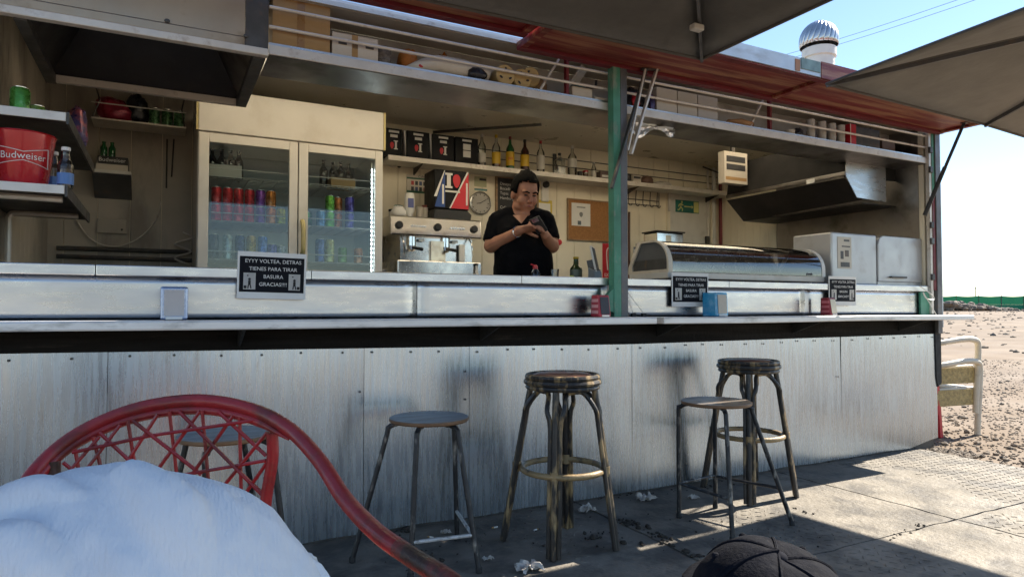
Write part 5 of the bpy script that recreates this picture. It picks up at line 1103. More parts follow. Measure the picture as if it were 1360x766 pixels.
bag((lx(722), ly + .12, LZ), .08, .06, .07, mat('brown_sack', (.3, .2, .11), .8, 0, .2, 12, bump=.5), 'brown cloth bundle behind the tan spools', 7.1, 'bundle', 'bundle')
x0, x1 = lx(760), lx(787); t = thing('tool_tub', 'cream tub with a teal tool beside the loft upright', 'tub', ((x0 + x1) / 2, ly + .06, LZ)); B(x0, x1, ly, ly + .12, LZ, LZ + .065).build('tub', m_cardw, t, bevel=.006); MB().ball(((x0 + x1) / 2, ly + .05, LZ + .078), .05, .04, .02, n=14, m=8).build('tool', flat('teal_tool', (.03, .13, .17)), t, True); MB().tube(arc([(x1 - .02, ly + .05, LZ + .08), (x1 + .05, ly + .05, LZ + .10), (x1 + .06, ly + .05, LZ + .14)], 4), .008, 6).build('hook', m_black, t)
MB().bar((lx(768), .22, LZ + .005), (lx(786), .1, rz(.1) - .02), .09, .012).build('loft_board', m_white, K)
t = tag(B(lx(790), lx(812), ly, ly + .15, LZ, LZ + .022).build('flat_card', m_cardw, None), 'flat pale card lying in the loft beside the green post', 'card')
bag((lx(853), ly + .1, LZ), .09, .06, .085, m_darkbag, 'black bag with red patches right of the green post', 3.9, 'holdall', 'bag'); o = bpy.context.scene.objects[-1] if False else None
bag((lx(847), ly + .02, LZ), .03, .012, .05, redp, 'small red pouch in front of the black loft bag', 5.5, 'pouch', 'pouch'); bag((lx(868), ly + .015, LZ), .022, .012, .055, m_mixbag, 'red and white wrapper beside the black loft bag', 1.5, 'wrapper', 'wrapper')
for i, (pa, pb) in enumerate(((872, 899), (900, 926), (927, 953))):
    t = crate(lx(pa), lx(pb) - .001, ly + .02 * 0, ly + .14, LZ, LZ + .155, mat('pale_block%d' % i, [(.52, .48, .42), (.47, .44, .39), (.44, .42, .40)][i], .6, 0, .06, 6), ('pale square carton touching the black loft bag', 'pale square carton between its two twins in the loft', 'pale square carton next to the open end of the loft')[i], 'carton', 'carton')
    t['group'] = 'square cartons in the loft'; B(lx(pa) + .004, lx(pb) - .005, ly - .001, ly - .0003, LZ + .085, LZ + .088).build('fold', m_cardw, t)
bag((lx(990), ly + .06, LZ), .13, .06, .03, mat('bread_brown', (.38, .20, .09), .7, 0, .25, 14, bump=.4), 'long brown bread shaped sack lying in the loft', 2.8, 'bread_sack', 'sack')
jar(lx(1054), ly + .04, LZ, .04, .035, m_cardw, m_cardw, 'low cream tub in the loft near the cup stacks'); bag((lx(1067), ly + .05, LZ), .04, .03, .04, m_darkbag, 'small dark foil bag by the cup stacks', 4.9)
m_cupp = glassmat('plastic_cup', (.75, .74, .70), .6, .25); m_cups = mat('milky_cups', (.52, .50, .45), .35, 0, .15, 25, bump=.2)
for i, px in enumerate((1082, 1097, 1110, 1122)):
    x = lx(px); t = thing('cup_stack', ('stack of plastic cups in film beside the dark foil bag', 'second stack of plastic cups from the dark foil bag', 'second stack of plastic cups from the red packet', 'stack of plastic cups touching the red packet')[i], 'cups', (x, ly + .04, LZ), 0, 'cup stacks in the loft')
    for k in range(5): MB().lathe([(.025, k * .024), (.03, k * .024 + .05), (.028, k * .024 + .05)], 12, (x, ly + .04, LZ)).build('cup', m_cups, t, True)
t = crate(lx(1128), lx(1136), ly, ly + .15, LZ, LZ + .16, redp, 'thin red and white packet at the end of the cup stacks', 'packet', 'packet'); B(lx(1128) + .001, lx(1128) + .008, ly - .0012, ly - .0003, LZ, LZ + .16).build('white_band', m_cwhite, t)
t = crate(lx(1142), lx(1175), ly + .05, ly + .22, LZ, LZ + .17, m_darkmetal, 'dark box in the shadow at the loft end', 'box', 'box')
t = crate(lx(1183), lx(1200), ly + .08, ly + .2, LZ, LZ + .12, mat('brown_box'), 'small brown box at the very end of the loft', 'box', 'box')
# torn plastic film hanging under the loft
def fn(u, v):
    p = aty(850 + 60 * u, 178 + 14 * v * (1 + .4 * math.sin(u * 7)), -.0); return (p.x, .1 + .03 * mnoise.noise(Vector((u * 5, v * 4, 2))), 2.2785 - v * .075 * (1 + .5 * math.sin(u * 8)) * (1 - .5 * u) - .006 * abs(mnoise.noise(Vector((u * 9, v * 9, 0)))))
o = MB().grid(fn, 20, 6).build('plastic_film', glassmat('film', (.93, .93, .92), .7, .4), None, True); tag(o, 'torn clear plastic film hanging under the loft by the post', 'plastic film')

# ================================================================ STOOLS AND CHAIRS
def metal_stool(seat_px, seat_d, hs, feet_px, label, rungs, white, rs_=.178):
    c = atd(seat_px[0], seat_px[1], seat_d); c = Vector((c.x, c.y, 0)); t = thing('metal_stool', label, 'stool', c)
    feet = [Vector((*atz(*f).xy, 0)) for f in feet_px]
    MB().lathe([(rs_ * .97, hs - .018), (rs_, hs - .012), (rs_, hs - .002)], 36, c).build('seat_edge', m_seatedge, t, True); MB().lathe([(.001, hs - .0019), (rs_ * .99, hs - .0019), (rs_ * .985, hs)], 36, c).build('seat', m_seat, t, True)
    legs = []
    for f in feet:
        d = (f - c); d.z = 0; u = d.normalized(); top = c + u * rs_ * .80; z = hs - .024
        kn = c + u * (rs_ * 1.02) ; pts = arc([top * 1 + Vector((0, 0, z)) - u * .03, top + Vector((0, 0, z)), kn + Vector((0, 0, z - .018)), kn + u * .012 + Vector((0, 0, z - .07)), f + Vector((0, 0, .012))], 5)
        l_ = MB().tube(pts, .0115, 10).build('leg', m_tubeblack, t, True); MB().lathe([(.014, 0), (.0145, .02), (.012, .024)], 10, f).build('foot', m_rubber, l_, True)
        legs.append((kn + u * .012 + Vector((0, 0, z - .07)), f + Vector((0, 0, .012))))
    def at(i, z): a, b_ = legs[i]; k = (a.z - z) / (a.z - b_.z); return a.lerp(b_, k)
    for (i, j, z) in rungs:
        a, b_ = at(i, z), at(j, z + rnd(-.01, .01)); m_ = (a + b_) / 2 - (c - (a + b_) / 2).normalized() * .0 * Vector((1, 1, 0)).x
        MB().tube([a, m_, b_], .008, 8).build('rung', white, t, True)
    B(c.x - .07, c.x + .07, c.y - .01, c.y + .01, hs - .034, hs - .02).build('seat_bracket', m_tubeblack, t)
    return t
metal_stool((570, 556), 3.02, .615, [(468, 746), (545, 768), (636, 760), (607, 717)], 'black metal stool with round brown wooden top and white footrest', [(1, 2, .14), (2, 3, .14)], m_tubewhite)
metal_stool((951, 531), 3.47, .625, [(902, 687), (973, 719), (1052, 697), (950, 674)], 'worn metal stool with round grey brown top beside the far rattan stool', [(0, 1, .18), (0, 3, .18), (3, 2, .18)], m_tubeblack)
metal_stool((300, 582), 2.62, .615, [(205, 775), (285, 800), (386, 790), (348, 735)], 'black metal stool with grey top behind the red lattice chair', [(1, 2, .14), (2, 3, .14)], m_tubeblack)
def rattan_stool(seat_px, seat_d, feet_px, label, hs=.79, rs_=.178):
    c = atd(seat_px[0], seat_px[1], seat_d); c = Vector((c.x, c.y, 0)); t = thing('rattan_stool', label, 'stool', c, 0, 'rattan bar stools at the kiosk')
    feet = [Vector((*atz(*f).xy, 0)) for f in feet_px]
    MB().lathe([(.001, hs + .012), (rs_ * .35, hs + .0115), (rs_ * .7, hs + .006), (rs_ * .86, hs - .006), (rs_ * .86, hs - .03)], 32, c).build('cushion', m_oxblood, t, True)
    for k, (rr, z, r_) in enumerate(((rs_ * .93, hs - .006, .013), (rs_ * .96, hs - .03, .014), (rs_ * .92, hs - .054, .012))):
        MB().tube([c + Vector((rr * math.cos(a), rr * math.sin(a), z)) for a in [2 * math.pi * i / 28 for i in range(28)]], r_, 8, True).build('seat_hoop', m_cane if k != 1 else m_cane2 if False else m_cane, t, True)
    zt3 = hs - .066; tops = []; us = []
    for f in feet:
        u = (f - c).normalized(); us.append(u); tops.append(c + u * rs_ * .86 + Vector((0, 0, zt3)))
    def legat(i, z): return feet[i].lerp(tops[i], z / zt3)
    for i, f in enumerate(feet):
        MB().tube([f + us[i] * .004, legat(i, .3) + us[i] * .004, legat(i, .55) + us[i] * .003, tops[i]], [.0155, .0165, .016, .015], 10).build('leg', m_cane, t, True)
    n = len(feet)
    for i in range(n):
        j = (i + 1) % n; si = us[i].cross(Vector((0, 0, 1))); sj = us[j].cross(Vector((0, 0, 1)))
        if si.dot(us[j] - us[i]) < 0: si = -si
        if sj.dot(us[i] - us[j]) < 0: sj = -sj
        o_ = .023; mid = (tops[i] + tops[j]) / 2; mid = Vector((c.x, c.y, 0)) + (mid - Vector((c.x, c.y, 0))) ; mid.z = zt3 - .004
        pts = [legat(i, .006) + si * o_, legat(i, .3) + si * o_, legat(i, zt3 - .16) + si * o_, legat(i, zt3 - .085) + si * (o_ + .016), legat(i, zt3 - .03).lerp(mid, .55), mid, legat(j, zt3 - .03).lerp(mid, .55), legat(j, zt3 - .085) + sj * (o_ + .016), legat(j, zt3 - .16) + sj * o_, legat(j, .3) + sj * o_, legat(j, .006) + sj * o_]
        MB().tube(arc(pts, 4), .0115, 8).build('arch_cane', m_cane, t, True)
    rr = .19; MB().tube([c + Vector((rr * math.cos(a), rr * math.sin(a), .355)) for a in [2 * math.pi * i / 32 for i in range(32)]], .0145, 10, True).build('foot_ring', m_cane2, t, True)
    for i in range(n):
        q = legat(i, .355); MB().tube([q + us[i] * .0 + Vector((0, 0, -.022)), q + Vector((0, 0, .022))], .0215, 10).build('binding', m_cane2, t, True)
    return t
rattan_stool((747, 497), 3.16, [(669, 717), (735, 744), (818, 730), (753, 701)], 'black and tan rattan bar stool with red seat standing alone')
rattan_stool((994, 481), 4.0, [(934, 646), (996, 671), (1057, 660), (1000, 638)], 'black and tan rattan bar stool with red seat behind the low metal stool')

# red lattice armchair
cc = atd(250, 560, 1.3)
RC = thing('rattan_armchair', 'red painted rattan armchair with arched lattice back', 'chair', (cc.x, cc.y, 0))
archp = [((18, 690), 1.33), ((40, 634), 1.42), ((95, 582), 1.49), ((175, 545), 1.53), ((262, 532), 1.54), ((335, 544), 1.52), ((385, 570), 1.47), ((425, 612), 1.38), ((458, 662), 1.28), ((500, 706), 1.17), ((545, 738), 1.07), ((592, 768), .98), ((640, 806), .92)]
ap = [atd(*p, d_) for p, d_ in archp]
sm_ = arc(ap, 6); nsm = len(sm_); cut = int(nsm * .80)
MB().tube(sm_[:cut + 1], .0158, 12).build('arch_rail', m_redcane, RC, True); MB().tube(sm_[cut:], [.0158] * (nsm - cut), 12).build('arm_end', m_redcane_worn, RC, True)
MB().tube([p + Vector((.0, 0, -.020)) + (VH * -.006) for p in arc(ap[1:7], 6)], [.0105] * 26 + [.009, .0075, .006, .0045, .003], 10).build('inner_rail', m_redcane, RC, True)
def zp(x, y): return (x / 2.504, 460 + y / 2.504)
def bk(x, y):
    px, py = zp(x, y); return atd(px, py, 1.52 - .10 * abs((px - 255) / 200) ** 2)
strs = [((310, 300), (345, 440)), ((425, 245), (455, 440)), ((563, 215), (592, 460)), ((672, 212), (700, 520)), ((797, 235), (803, 560)), ((250, 340), (272, 470)),
        ((240, 352), (500, 296)), ((500, 296), (850, 244)), ((500, 445), (690, 412)), ((690, 412), (885, 378)), ((700, 545), (885, 512)), ((210, 470), (560, 425)),
        ((400, 260), (240, 470)), ((525, 225), (380, 450)), ((440, 245), (670, 425)), ((665, 215), (480, 470)), ((595, 215), (880, 500)), ((775, 230), (600, 480)), ((725, 215), (885, 362)), ((888, 285), (690, 530)), ((888, 385), (780, 540)), ((330, 285), (540, 480)), ((210, 385), (330, 480)), ((330, 300), (225, 420)), ((690, 440), (860, 580)), ((800, 420), (880, 495))]
for a, b_ in strs: MB().tube([bk(*a), bk(*b_)], .0042, 6).build('lattice_cane', m_redcane, RC)
for (a, b_, r_) in (((905, 285), (880, 560), .013),): pa, pb = bk(*a), bk(*b_); MB().tube(arc([pa, pa.lerp(pb, .35) + Vector((.006, 0, 0)), pb, Vector((pb.x, pb.y, .42))], 5), r_, 10).build('back_stake', m_redcane, RC, True)
pL = atd(70, 612, 1.46); MB().tube([pL, Vector((pL.x + .03, pL.y, .42))], .013, 10).build('back_stake', m_redcane, RC, True)
sc_ = atd(255, 560, 1.28); sc_.z = .40; MB().lathe([(.25, -.02), (.27, -.01), (.27, .01), (.24, .03), (.001, .035)], 28, sc_).build('seat', m_redcane, RC, True)
for p in (ap[-1], ap[0], bk(880, 560), pL):
    f = Vector((p.x, p.y, 0)); f = f + (Vector((sc_.x, sc_.y, 0)) - f) * .18; MB().tube([Vector((p.x, p.y, p.z)), Vector((p.x, p.y, .4)).lerp(f, .3), f], .0155, 10).build('leg', m_redcane_worn, RC, True)
MB().tube([Vector((sc_.x + .26 * math.cos(a), sc_.y + .26 * math.sin(a), .2)) for a in [2 * math.pi * i / 24 for i in range(24)]], .011, 8, True).build('stretcher', m_redcane, RC, True)

# stacked cream resin wicker chairs beyond the kiosk end
def wicker_chair(base, z, label, first=None):
    if first is not None: return dup(first, None, (base[0] + .0, base[1] + .0, z), label=label)
    t = thing('wicker_armchair', label, 'chair', (base[0], base[1], z), R(-8), 'stacked resin armchairs')
    W, Dp = .27, .27; rail = lambda pts, n='leg', r_=.016, m_=m_resin: MB().tube(arc(pts, 5), r_, 10).build(n, m_, t, True, world=False)
    for s in (-1, 1):
        MB().tube(arc([(-Dp, s * W * .95, .62), (-Dp * .55, s * W * 1.05, .64), (Dp * .3, s * W * 1.1, .665), (Dp * .85, s * W * 1.08, .655), (Dp * 1.05, s * W * 1.03, .60), (Dp * 1.05, s * W * 1.0, .40), (Dp * 1.0, s * W * .98, .2), (Dp * .98, s * W * .95, .0)], 6), [.026] * 43, 10).build('arm_and_leg', m_resin, t, True, world=False)
        MB().tube(arc([(-Dp * 1.05, s * W * .8, .0), (-Dp * .95, s * W * .85, .4), (-Dp * 1.15, s * W * .8, .85)], 6), .018, 10).build('back_leg', m_resin, t, True, world=False)
        B(-Dp * .9, Dp * .98, s * W * .93 - .006, s * W * .93 + .006, .27, .41).build('side_apron', m_wick, t, world=False)
    B(-Dp * .95, Dp, -W * .92, W * .92, .405, .43).build('seat', m_resin, t, bevel=.01, world=False); B(Dp * .97, Dp * 1.0, -W * .92, W * .92, .30, .40).build('front_apron', m_wick, t, world=False)
    B(-Dp * 1.1, -Dp * 1.0, -W * .8, W * .8, .5, .84).build('backrest', m_wick, t, bevel=.01, world=False)
    MB().tube([(-Dp * 1.15, -W * .8, .85), (-Dp * 1.18, 0, .88), (-Dp * 1.15, W * .8, .85)], .018, 10).build('top_rail', m_resin, t, True, world=False)
    return t
q = atz(1303, 572); q = Vector((q.x - .27, q.y + .30, 0))
w1 = wicker_chair((q.x, q.y), -.03, 'lower of two stacked cream wicker armchairs by the kiosk end'); wicker_chair((q.x - .02, q.y), .165, 'upper of two stacked cream wicker armchairs by the kiosk end', w1)
# red plastic bin just behind the kiosk corner
q = atz(1249, 579); t = thing('plastic_stool', 'red plastic step stool tucked behind the kiosk corner', 'plastic stool', (q.x, q.y + .15, -.03))
bx0, by0 = q.x - .12, q.y + .04; s_ = .20
for (dx, dy) in ((0, 0), (s_, 0), (0, s_), (s_, s_)):
    MB().prism([(bx0 + dx * .86 + .018, by0 + dy * .86 + .018, .44), (bx0 + dx * .86 + .05, by0 + dy * .86 + .018, .44), (bx0 + dx + .035, by0 + dy, -.03), (bx0 + dx - .01, by0 + dy, -.03)], (0, .04, 0)).build('leg', m_redplastic, t, bevel=.004)
B(bx0 - .0, bx0 + s_ + .02, by0, by0 + s_ + .02, .441, .47).build('seat', m_redplastic, t, bevel=.01)
B(bx0 + .0, bx0 + s_, by0 + .012, by0 + .02, .17, .25).build('band', m_redplastic, t); B(bx0 + .01, bx0 + s_ - .01, by0 + .012, by0 + .02, .36, .44).build('band', m_redplastic, t)

# ================================================================ PEOPLE
def remesh(o, vox, it=4, disp=None):
    r_ = o.modifiers.new('r', 'REMESH'); r_.mode = 'VOXEL'; r_.voxel_size = vox; r_.use_smooth_shade = True
    s_ = o.modifiers.new('s', 'SMOOTH'); s_.iterations = it; s_.factor = .5
    if disp:
        for k, (size, st) in enumerate(disp):
            tx_ = bpy.data.textures.new('fold', 'CLOUDS'); tx_.noise_scale = size; tx_.noise_depth = 2
            d = o.modifiers.new('d', 'DISPLACE'); d.texture = tx_; d.strength = st; d.mid_level = .5; d.texture_coords = 'LOCAL'
    return o
def hand(b, wrist, d, n, side=1, curl=.5, spread=.019):
    d = Vector(d).normalized(); n = Vector(n); n = (n - d * n.dot(d)).normalized(); s = d.cross(n) * side; wrist = Vector(wrist)
    M = Matrix((s, d, n)).transposed(); b.ball(wrist + d * .048, .038, .052, .017, M=M); b.tube([wrist - d * .02, wrist + d * .03], [.027, .026], 10)
    for i, L in enumerate((.07, .078, .072, .056)):
        root = wrist + d * (.082 - .006 * abs(i - 1.3)) + s * (.029 - spread * i); c = curl * (1 + .15 * i)
        p1 = root + (d * math.cos(c * .6) + n * math.sin(c * .6)) * L * .45; p2 = p1 + (d * math.cos(c * 1.5) + n * math.sin(c * 1.5)) * L * .33; p3 = p2 + (d * math.cos(c * 2.1) + n * math.sin(c * 2.1)) * L * .25
        b.tube([root - d * .02, root, p1, p2, p3], [.0095, .0095, .009, .0085, .0065], 8)
    r0 = wrist + d * .02 + s * .026; p1 = r0 + (d * .7 + s * .65 + n * .3).normalized() * .04; p2 = p1 + (d * .9 + s * .2 + n * .5).normalized() * .032; p3 = p2 + (d + n * .5 - s * .1).normalized() * .022
    b.tube([r0, p1, p2, p3], [.013, .0115, .0105, .008], 8)
# ---- barman
P0 = aty(690, 383, .60); P0.z = 0
MBX = .00488
def mp(px, py, tow=0.): return P0 + RGT * ((px - 690) * MBX) - VH * tow + Vector((0, 0, 1.1 + (410 - py) * MBX))
BM = thing('person', 'dark haired person in black v-neck tee behind the counter looking at a phone', 'person', (P0.x, P0.y, FZ))
TOC = -VH
yawH = R(24); hf = (TOC * math.cos(yawH) + RGT * math.sin(yawH)); hf = (hf * math.cos(R(24)) - Vector((0, 0, 1)) * math.sin(R(24))).normalized(); hr = hf.cross(Vector((0, 0, 1))).normalized(); hu = hr.cross(hf).normalized()
HM = Matrix((hr, hf, hu)).transposed(); HC = mp(697, 258, .06)
def hp(x, y, z): return HC + HM @ Vector((x, y, z))
b = MB()
b.ball(hp(0, -.012, .03), .077, .098, .100, M=HM, n=20, m=14); b.ball(hp(0, .028, -.05), .060, .062, .066, M=HM, n=16); b.ball(hp(0, .055, -.092), .030, .026, .022, M=HM)
for s in (-1, 1):
    b.ball(hp(s * .038, .055, -.028), .030, .030, .034, M=HM); b.ball(hp(s * .080, -.012, -.012), .010, .022, .033, M=HM); b.ball(hp(s * .03, .072, .034), .026, .018, .012, M=HM); b.ball(hp(s * .045, .02, -.075), .026, .035, .03, M=HM)
b.tube([hp(0, .082, .022), hp(0, .103, -.008), hp(0, .110, -.026)], [.009, .012, .015], 8); b.ball(hp(-.011, .096, -.028), .009); b.ball(hp(.011, .096, -.028), .009)
b.ball(hp(0, .083, -.055), .026, .012, .014, M=HM); b.ball(hp(0, .055, -.115), .035, .03, .022, M=HM)
nb = mp(690, 291, .0); b.tube([hp(0, -.02, -.04), hp(0, -.015, -.09), nb], [.060, .062, .072], 14); b.tube([nb, mp(690, 305, .0)], [.075, .1], 12)
shL, shR = mp(661, 292, .01), mp(724, 290, .0); elL, elR = mp(652, 327, .06), mp(733, 327, .05)
wrL, wrR = mp(691, 310, .245), mp(722, 316, .235)
for sh, el, wr in ((shL, elL, wrL), (shR, elR, wrR)): b.tube(arc([sh, sh.lerp(el, .5), el], 3), [.056, .056, .054, .053, .051, .049, .047], 12); b.ball(el, .047); b.tube(arc([el, el.lerp(wr, .35) - Vector((0, 0, .004)), wr], 4), [.047, .048, .048, .046, .042, .038, .034, .031, .028], 12)
ph = mp(714, 307, .30)
hand(b, wrL, (ph - wrL) + Vector((0, 0, .0)), TOC * .5 - Vector((0, 0, 1)), 1, .35); hand(b, wrR, (ph - wrR) + Vector((0, 0, .05)) - RGT * .02, -RGT * .8 + TOC * .3 + Vector((0, 0, .1)), -1, .75)
# trunk and legs inside the clothes
b.tube([mp(690, 300, 0), mp(690, 340, .02), mp(690, 372, .02), mp(690, 392, .0)], [.13, .14, .14, .13], 14)
for s in (-1, 1): b.tube([P0 + RGT * (s * .09) + Vector((0, 0, 1.16)), P0 + RGT * (s * .11) + Vector((0, 0, .78)), P0 + RGT * (s * .12) + Vector((0, 0, .42))], [.085, .06, .045], 10)
remesh(b.build('body', m_skin, BM, 'all'), .0055, 3)
hb_ = MB()
for i in range(3): pass
def hairshape():
    b = MB().ball((0, 0, 0), 1, 1, 1, n=40, m=26); keep = []; vs = []
    for v in b.v:
        k = 1.0 + .05 * mnoise.noise(v * 6) + .035 * mnoise.noise(v * 17)
        p = Vector((v.x * .080 * k, v.y * .102 * k - .014, v.z * .100 * k + .033))
        if v.z > .45 and v.y > -.3: p.z += .020 * (v.z - .45) * (1.0 + 1.2 * mnoise.noise(v * 9)); p.y += .012 * max(0, v.y)
        vs.append(p)
    for f in b.f:
        c = sum((vs[i] for i in f), Vector()) / len(f)
        lim = .098 if c.y > .055 else (.0 + (c.y + .03) * 1.15 if c.y > -.03 else -.06)
        if abs(c.x) > .055 and -.03 < c.y < .03: lim = min(lim, .012)
        if c.z > lim: keep.append(f)
    o = MB(); o.v = [hp(*p) for p in vs]; o.f = keep; return o
o = hairshape().build('hair', m_hair, BM, 'all'); sd = o.modifiers.new('s', 'SOLIDIFY'); sd.thickness = .010; sd.offset = 1
FC = thing if False else None
m_eye = flat('eye_dark', (.03, .02, .018), .3)
for s in (-1, 1):
    MB().ball(hp(s * .030, .0815, .012), .014, .008, .0055, M=HM, n=10, m=6).build('eye', m_eye, BM, True)
    MB().tube([hp(s * .012, .093, .030), hp(s * .03, .092, .037), hp(s * .05, .078, .031)], [.0045, .005, .003], 6).build('eyebrow', m_hair, BM, True)
MB().tube([hp(-.026, .080, -.060), hp(0, .0965, -.054), hp(.026, .080, -.060)], [.003, .006, .003], 6).build('mouth', m_lip, BM, True)
# tee: loft of rings plus sleeves
b = MB()
def ring_tube(b, rows, n=28):
    vs = []
    for (c, rx, rt) in rows:
        for k in range(n): a = 2 * math.pi * k / n; vs.append(c + RGT * (rx * math.cos(a)) + TOC * (rt * math.sin(a)))
    fs = [(i * n + k, i * n + (k + 1) % n, (i + 1) * n + (k + 1) % n, (i + 1) * n + k) for i in range(len(rows) - 1) for k in range(n)]
    fs += [tuple(reversed(range(n))), tuple((len(rows) - 1) * n + k for k in range(n))]; b.add(vs, fs)
ring_tube(b, [(mp(694, 384, .02), .185, .165), (mp(695, 362, .03), .195, .185), (mp(695, 345, .035), .192, .188), (mp(694, 325, .03), .185, .17), (mp(693, 306, .02), .188, .145), (mp(692, 296, .01), .180, .125), (mp(691, 289, .0), .145, .10), (mp(690, 285, -.005), .095, .075)])
for sh, el, k in ((shL, elL, .86), (shR, elR, .80)):
    e = sh.lerp(el, k); b.ball(sh, .062); b.tube([sh - (el - sh).normalized() * .01, sh.lerp(el, .35), e], [.064, .066, .066], 14); b.tube([mp(690, 284, -.01), mp(690, 284, -.01).lerp(sh, .55) + Vector((0, 0, .006)), sh], [.062, .066, .062], 14)
o = remesh(b.build('tee', m_tee, BM, 'all'), .008, 3, [(.09, .014), (.03, .004)])
# v neckline: skin patch proud of the tee
v0, v1, v2 = mp(681, 287, .09), mp(701, 287, .09), mp(692, 300, .158)
vn = MB(); rows = []
for i in range(7):
    for j in range(7):
        u, w_ = i / 6, j / 6; a = v0.lerp(v1, u); p = a.lerp(v2, w_); p += TOC * (.022 * math.sin(u * math.pi) * (1 - w_) + .004); vn.v.append(p)
vn.f = [(i * 7 + j, i * 7 + j + 1, (i + 1) * 7 + j + 1, (i + 1) * 7 + j) for i in range(6) for j in range(6)]
vn.build('neckline', m_skin, BM, 'all')
b = MB()
ring_tube(b, [(P0 + Vector((0, 0, .84)), .19, .15), (P0 + Vector((0, 0, 1.0)), .2, .17), (P0 + Vector((0, 0, 1.24)), .185, .165)])
for s in (-1, 1): b.tube([P0 + RGT * (s * .09) + Vector((0, 0, .95)), P0 + RGT * (s * .11) + Vector((0, 0, .7)), P0 + RGT * (s * .12) + Vector((0, 0, .40))], [.10, .08, .07], 12)
remesh(b.build('trousers', m_jean, BM, 'all'), .014, 3)
for s in (-1, 1): MB().ball(P0 + RGT * (s * .125) + TOC * .05 + Vector((0, 0, .385)), .045, .045, .036).build('shoe', m_black, BM, True)
MB().tube([wrL - (wrL - elL).normalized() * .03 + Vector((.03 * math.cos(a), 0, .034 * math.sin(a))) for a in [2 * math.pi * i / 16 for i in range(16)]], .004, 6, True).build('bracelet', m_chrome, BM, True)
PH = thing('mobile_phone', 'black mobile phone held in both hands', 'phone', ph)
pm = Matrix.Translation(ph) @ Matrix((RGT, (TOC * .75 - Vector((0, 0, .66))).normalized(), (TOC * .66 + Vector((0, 0, .75))).normalized())).transposed().to_4x4() @ Matrix.Rotation(R(-28), 4, 'Y')
MB().box(-.034, .034, -.005, .005, -.05, .07, pm).build('case', m_black, PH, bevel=.003); MB().box(-.030, .030, -.0062, -.0052, -.046, .066, pm).build('screen', m_ink, PH); MB().box(-.02, .02, .0052, .0062, .04, .066, pm).build('camera_bump', m_chrome_soft, PH)

# ---- table, bench, cap and seated person close to the viewpoint
def vp(lat, dep, z): return Vector((CAM.x, CAM.y, 0)) + RGT * lat + VH * dep + Vector((0, 0, z))
def vbox(b, l0, l1, d0, d1, z0, z1): b.add([vp(l, d, z) for z in (z0, z1) for d in (d0, d1) for l in (l0, l1)], [(0, 2, 3, 1), (4, 5, 7, 6), (0, 1, 5, 4), (2, 6, 7, 3), (0, 4, 6, 2), (1, 3, 7, 5)]); return b
TT = thing('terrace_table', 'white plastic terrace table under the navy cap', 'table', vp(.05, .6, 0))
vbox(MB(), -.42, .56, .36, .90, .69, .72).build('table_top', m_resin, TT, bevel=.008)
for (l, d) in ((-.36, .42), (.5, .42), (-.36, .84), (.5, .84)): MB().tube([vp(l, d, 0), vp(l * .98, d, .69)], .02, 10).build('leg', m_resin, TT, True)
BN = thing('bench', 'low wooden bench under the person in white', 'bench', vp(-.8, .3, 0)); vbox(MB(), -1.15, -.50, .12, .46, .41, .45).build('seat', m_wood, BN, bevel=.005)
for (l, d) in ((-1.1, .16), (-.56, .16), (-1.1, .42), (-.56, .42)): vbox(MB(), l - .025, l + .025, d - .025, d + .025, 0, .41).build('leg', m_wood, BN)
# cap
CC = vp((1022 - 680) / F * .80, .80, .72); CPT = thing('baseball_cap', 'dark navy baseball cap with a top button lying on the table', 'cap', CC)
TM = Matrix.Rotation(R(10), 3, RGT) 
def cp(a, ph, k=1.0):
    rr = .098 * math.cos(ph) ** .72; z = .096 * math.sin(ph) ** .95
    v = Vector((math.cos(a), math.sin(a), 0)); nn = 1 + .05 * mnoise.noise(Vector((v.x * 1.3, v.y * 1.3, ph * 1.2)) + Vector((3.3, 0, 0)))
    rr *= nn * k; p = RGT * (rr * v.x * .98) + VH * (rr * v.y * 1.08) + Vector((0, 0, z * (.97 + .06 * v.x * -1) * k + .004)); return CC + TM @ p - Vector((0, 0, .0))
for i in range(6):
    a0 = R(60 * i + 12); b = MB().grid(lambda u, v: cp(a0 + R(60) * u, v * math.pi / 2 * .995, 1 + .012 * math.sin(u * math.pi)), 10, 14); o = b.build('crown_panel', m_navy, CPT, 'all'); sd = o.modifiers.new('s', 'SOLIDIFY'); sd.thickness = .002; sd.offset = -1
    MB().tube([cp(a0, t / 14 * math.pi / 2, 1.006) for t in range(15)], .0022, 6).build('seam', m_navy, CPT, True); MB().ball(cp(a0 + R(30), R(52), 1.012), .005, .005, .004, n=8, m=5).build('eyelet', m_navy, CPT)
q = cp(0, math.pi / 2, 1.0); MB().ball(q + Vector((0, 0, .003)), .011, .011, .007, n=14, m=8).build('button', mat('navy_button', (.012, .013, .02), .9, spec=.1), CPT, True)
def brim(u, v):
    a = R(20 + 140 * u); c_ = cp(a, .02); out = (VH * math.sin(a) * 1.0 + RGT * math.cos(a) * .35); p = c_ + out * (.07 * math.sin(math.pi * u) ** .5) * v; return p + Vector((0, 0, -.0 - .008 * v * abs(u - .5) * 2 + .004))
o = MB().grid(brim, 14, 6).build('brim', m_navy, CPT, 'all'); sd = o.modifiers.new('s', 'SOLIDIFY'); sd.thickness = .003
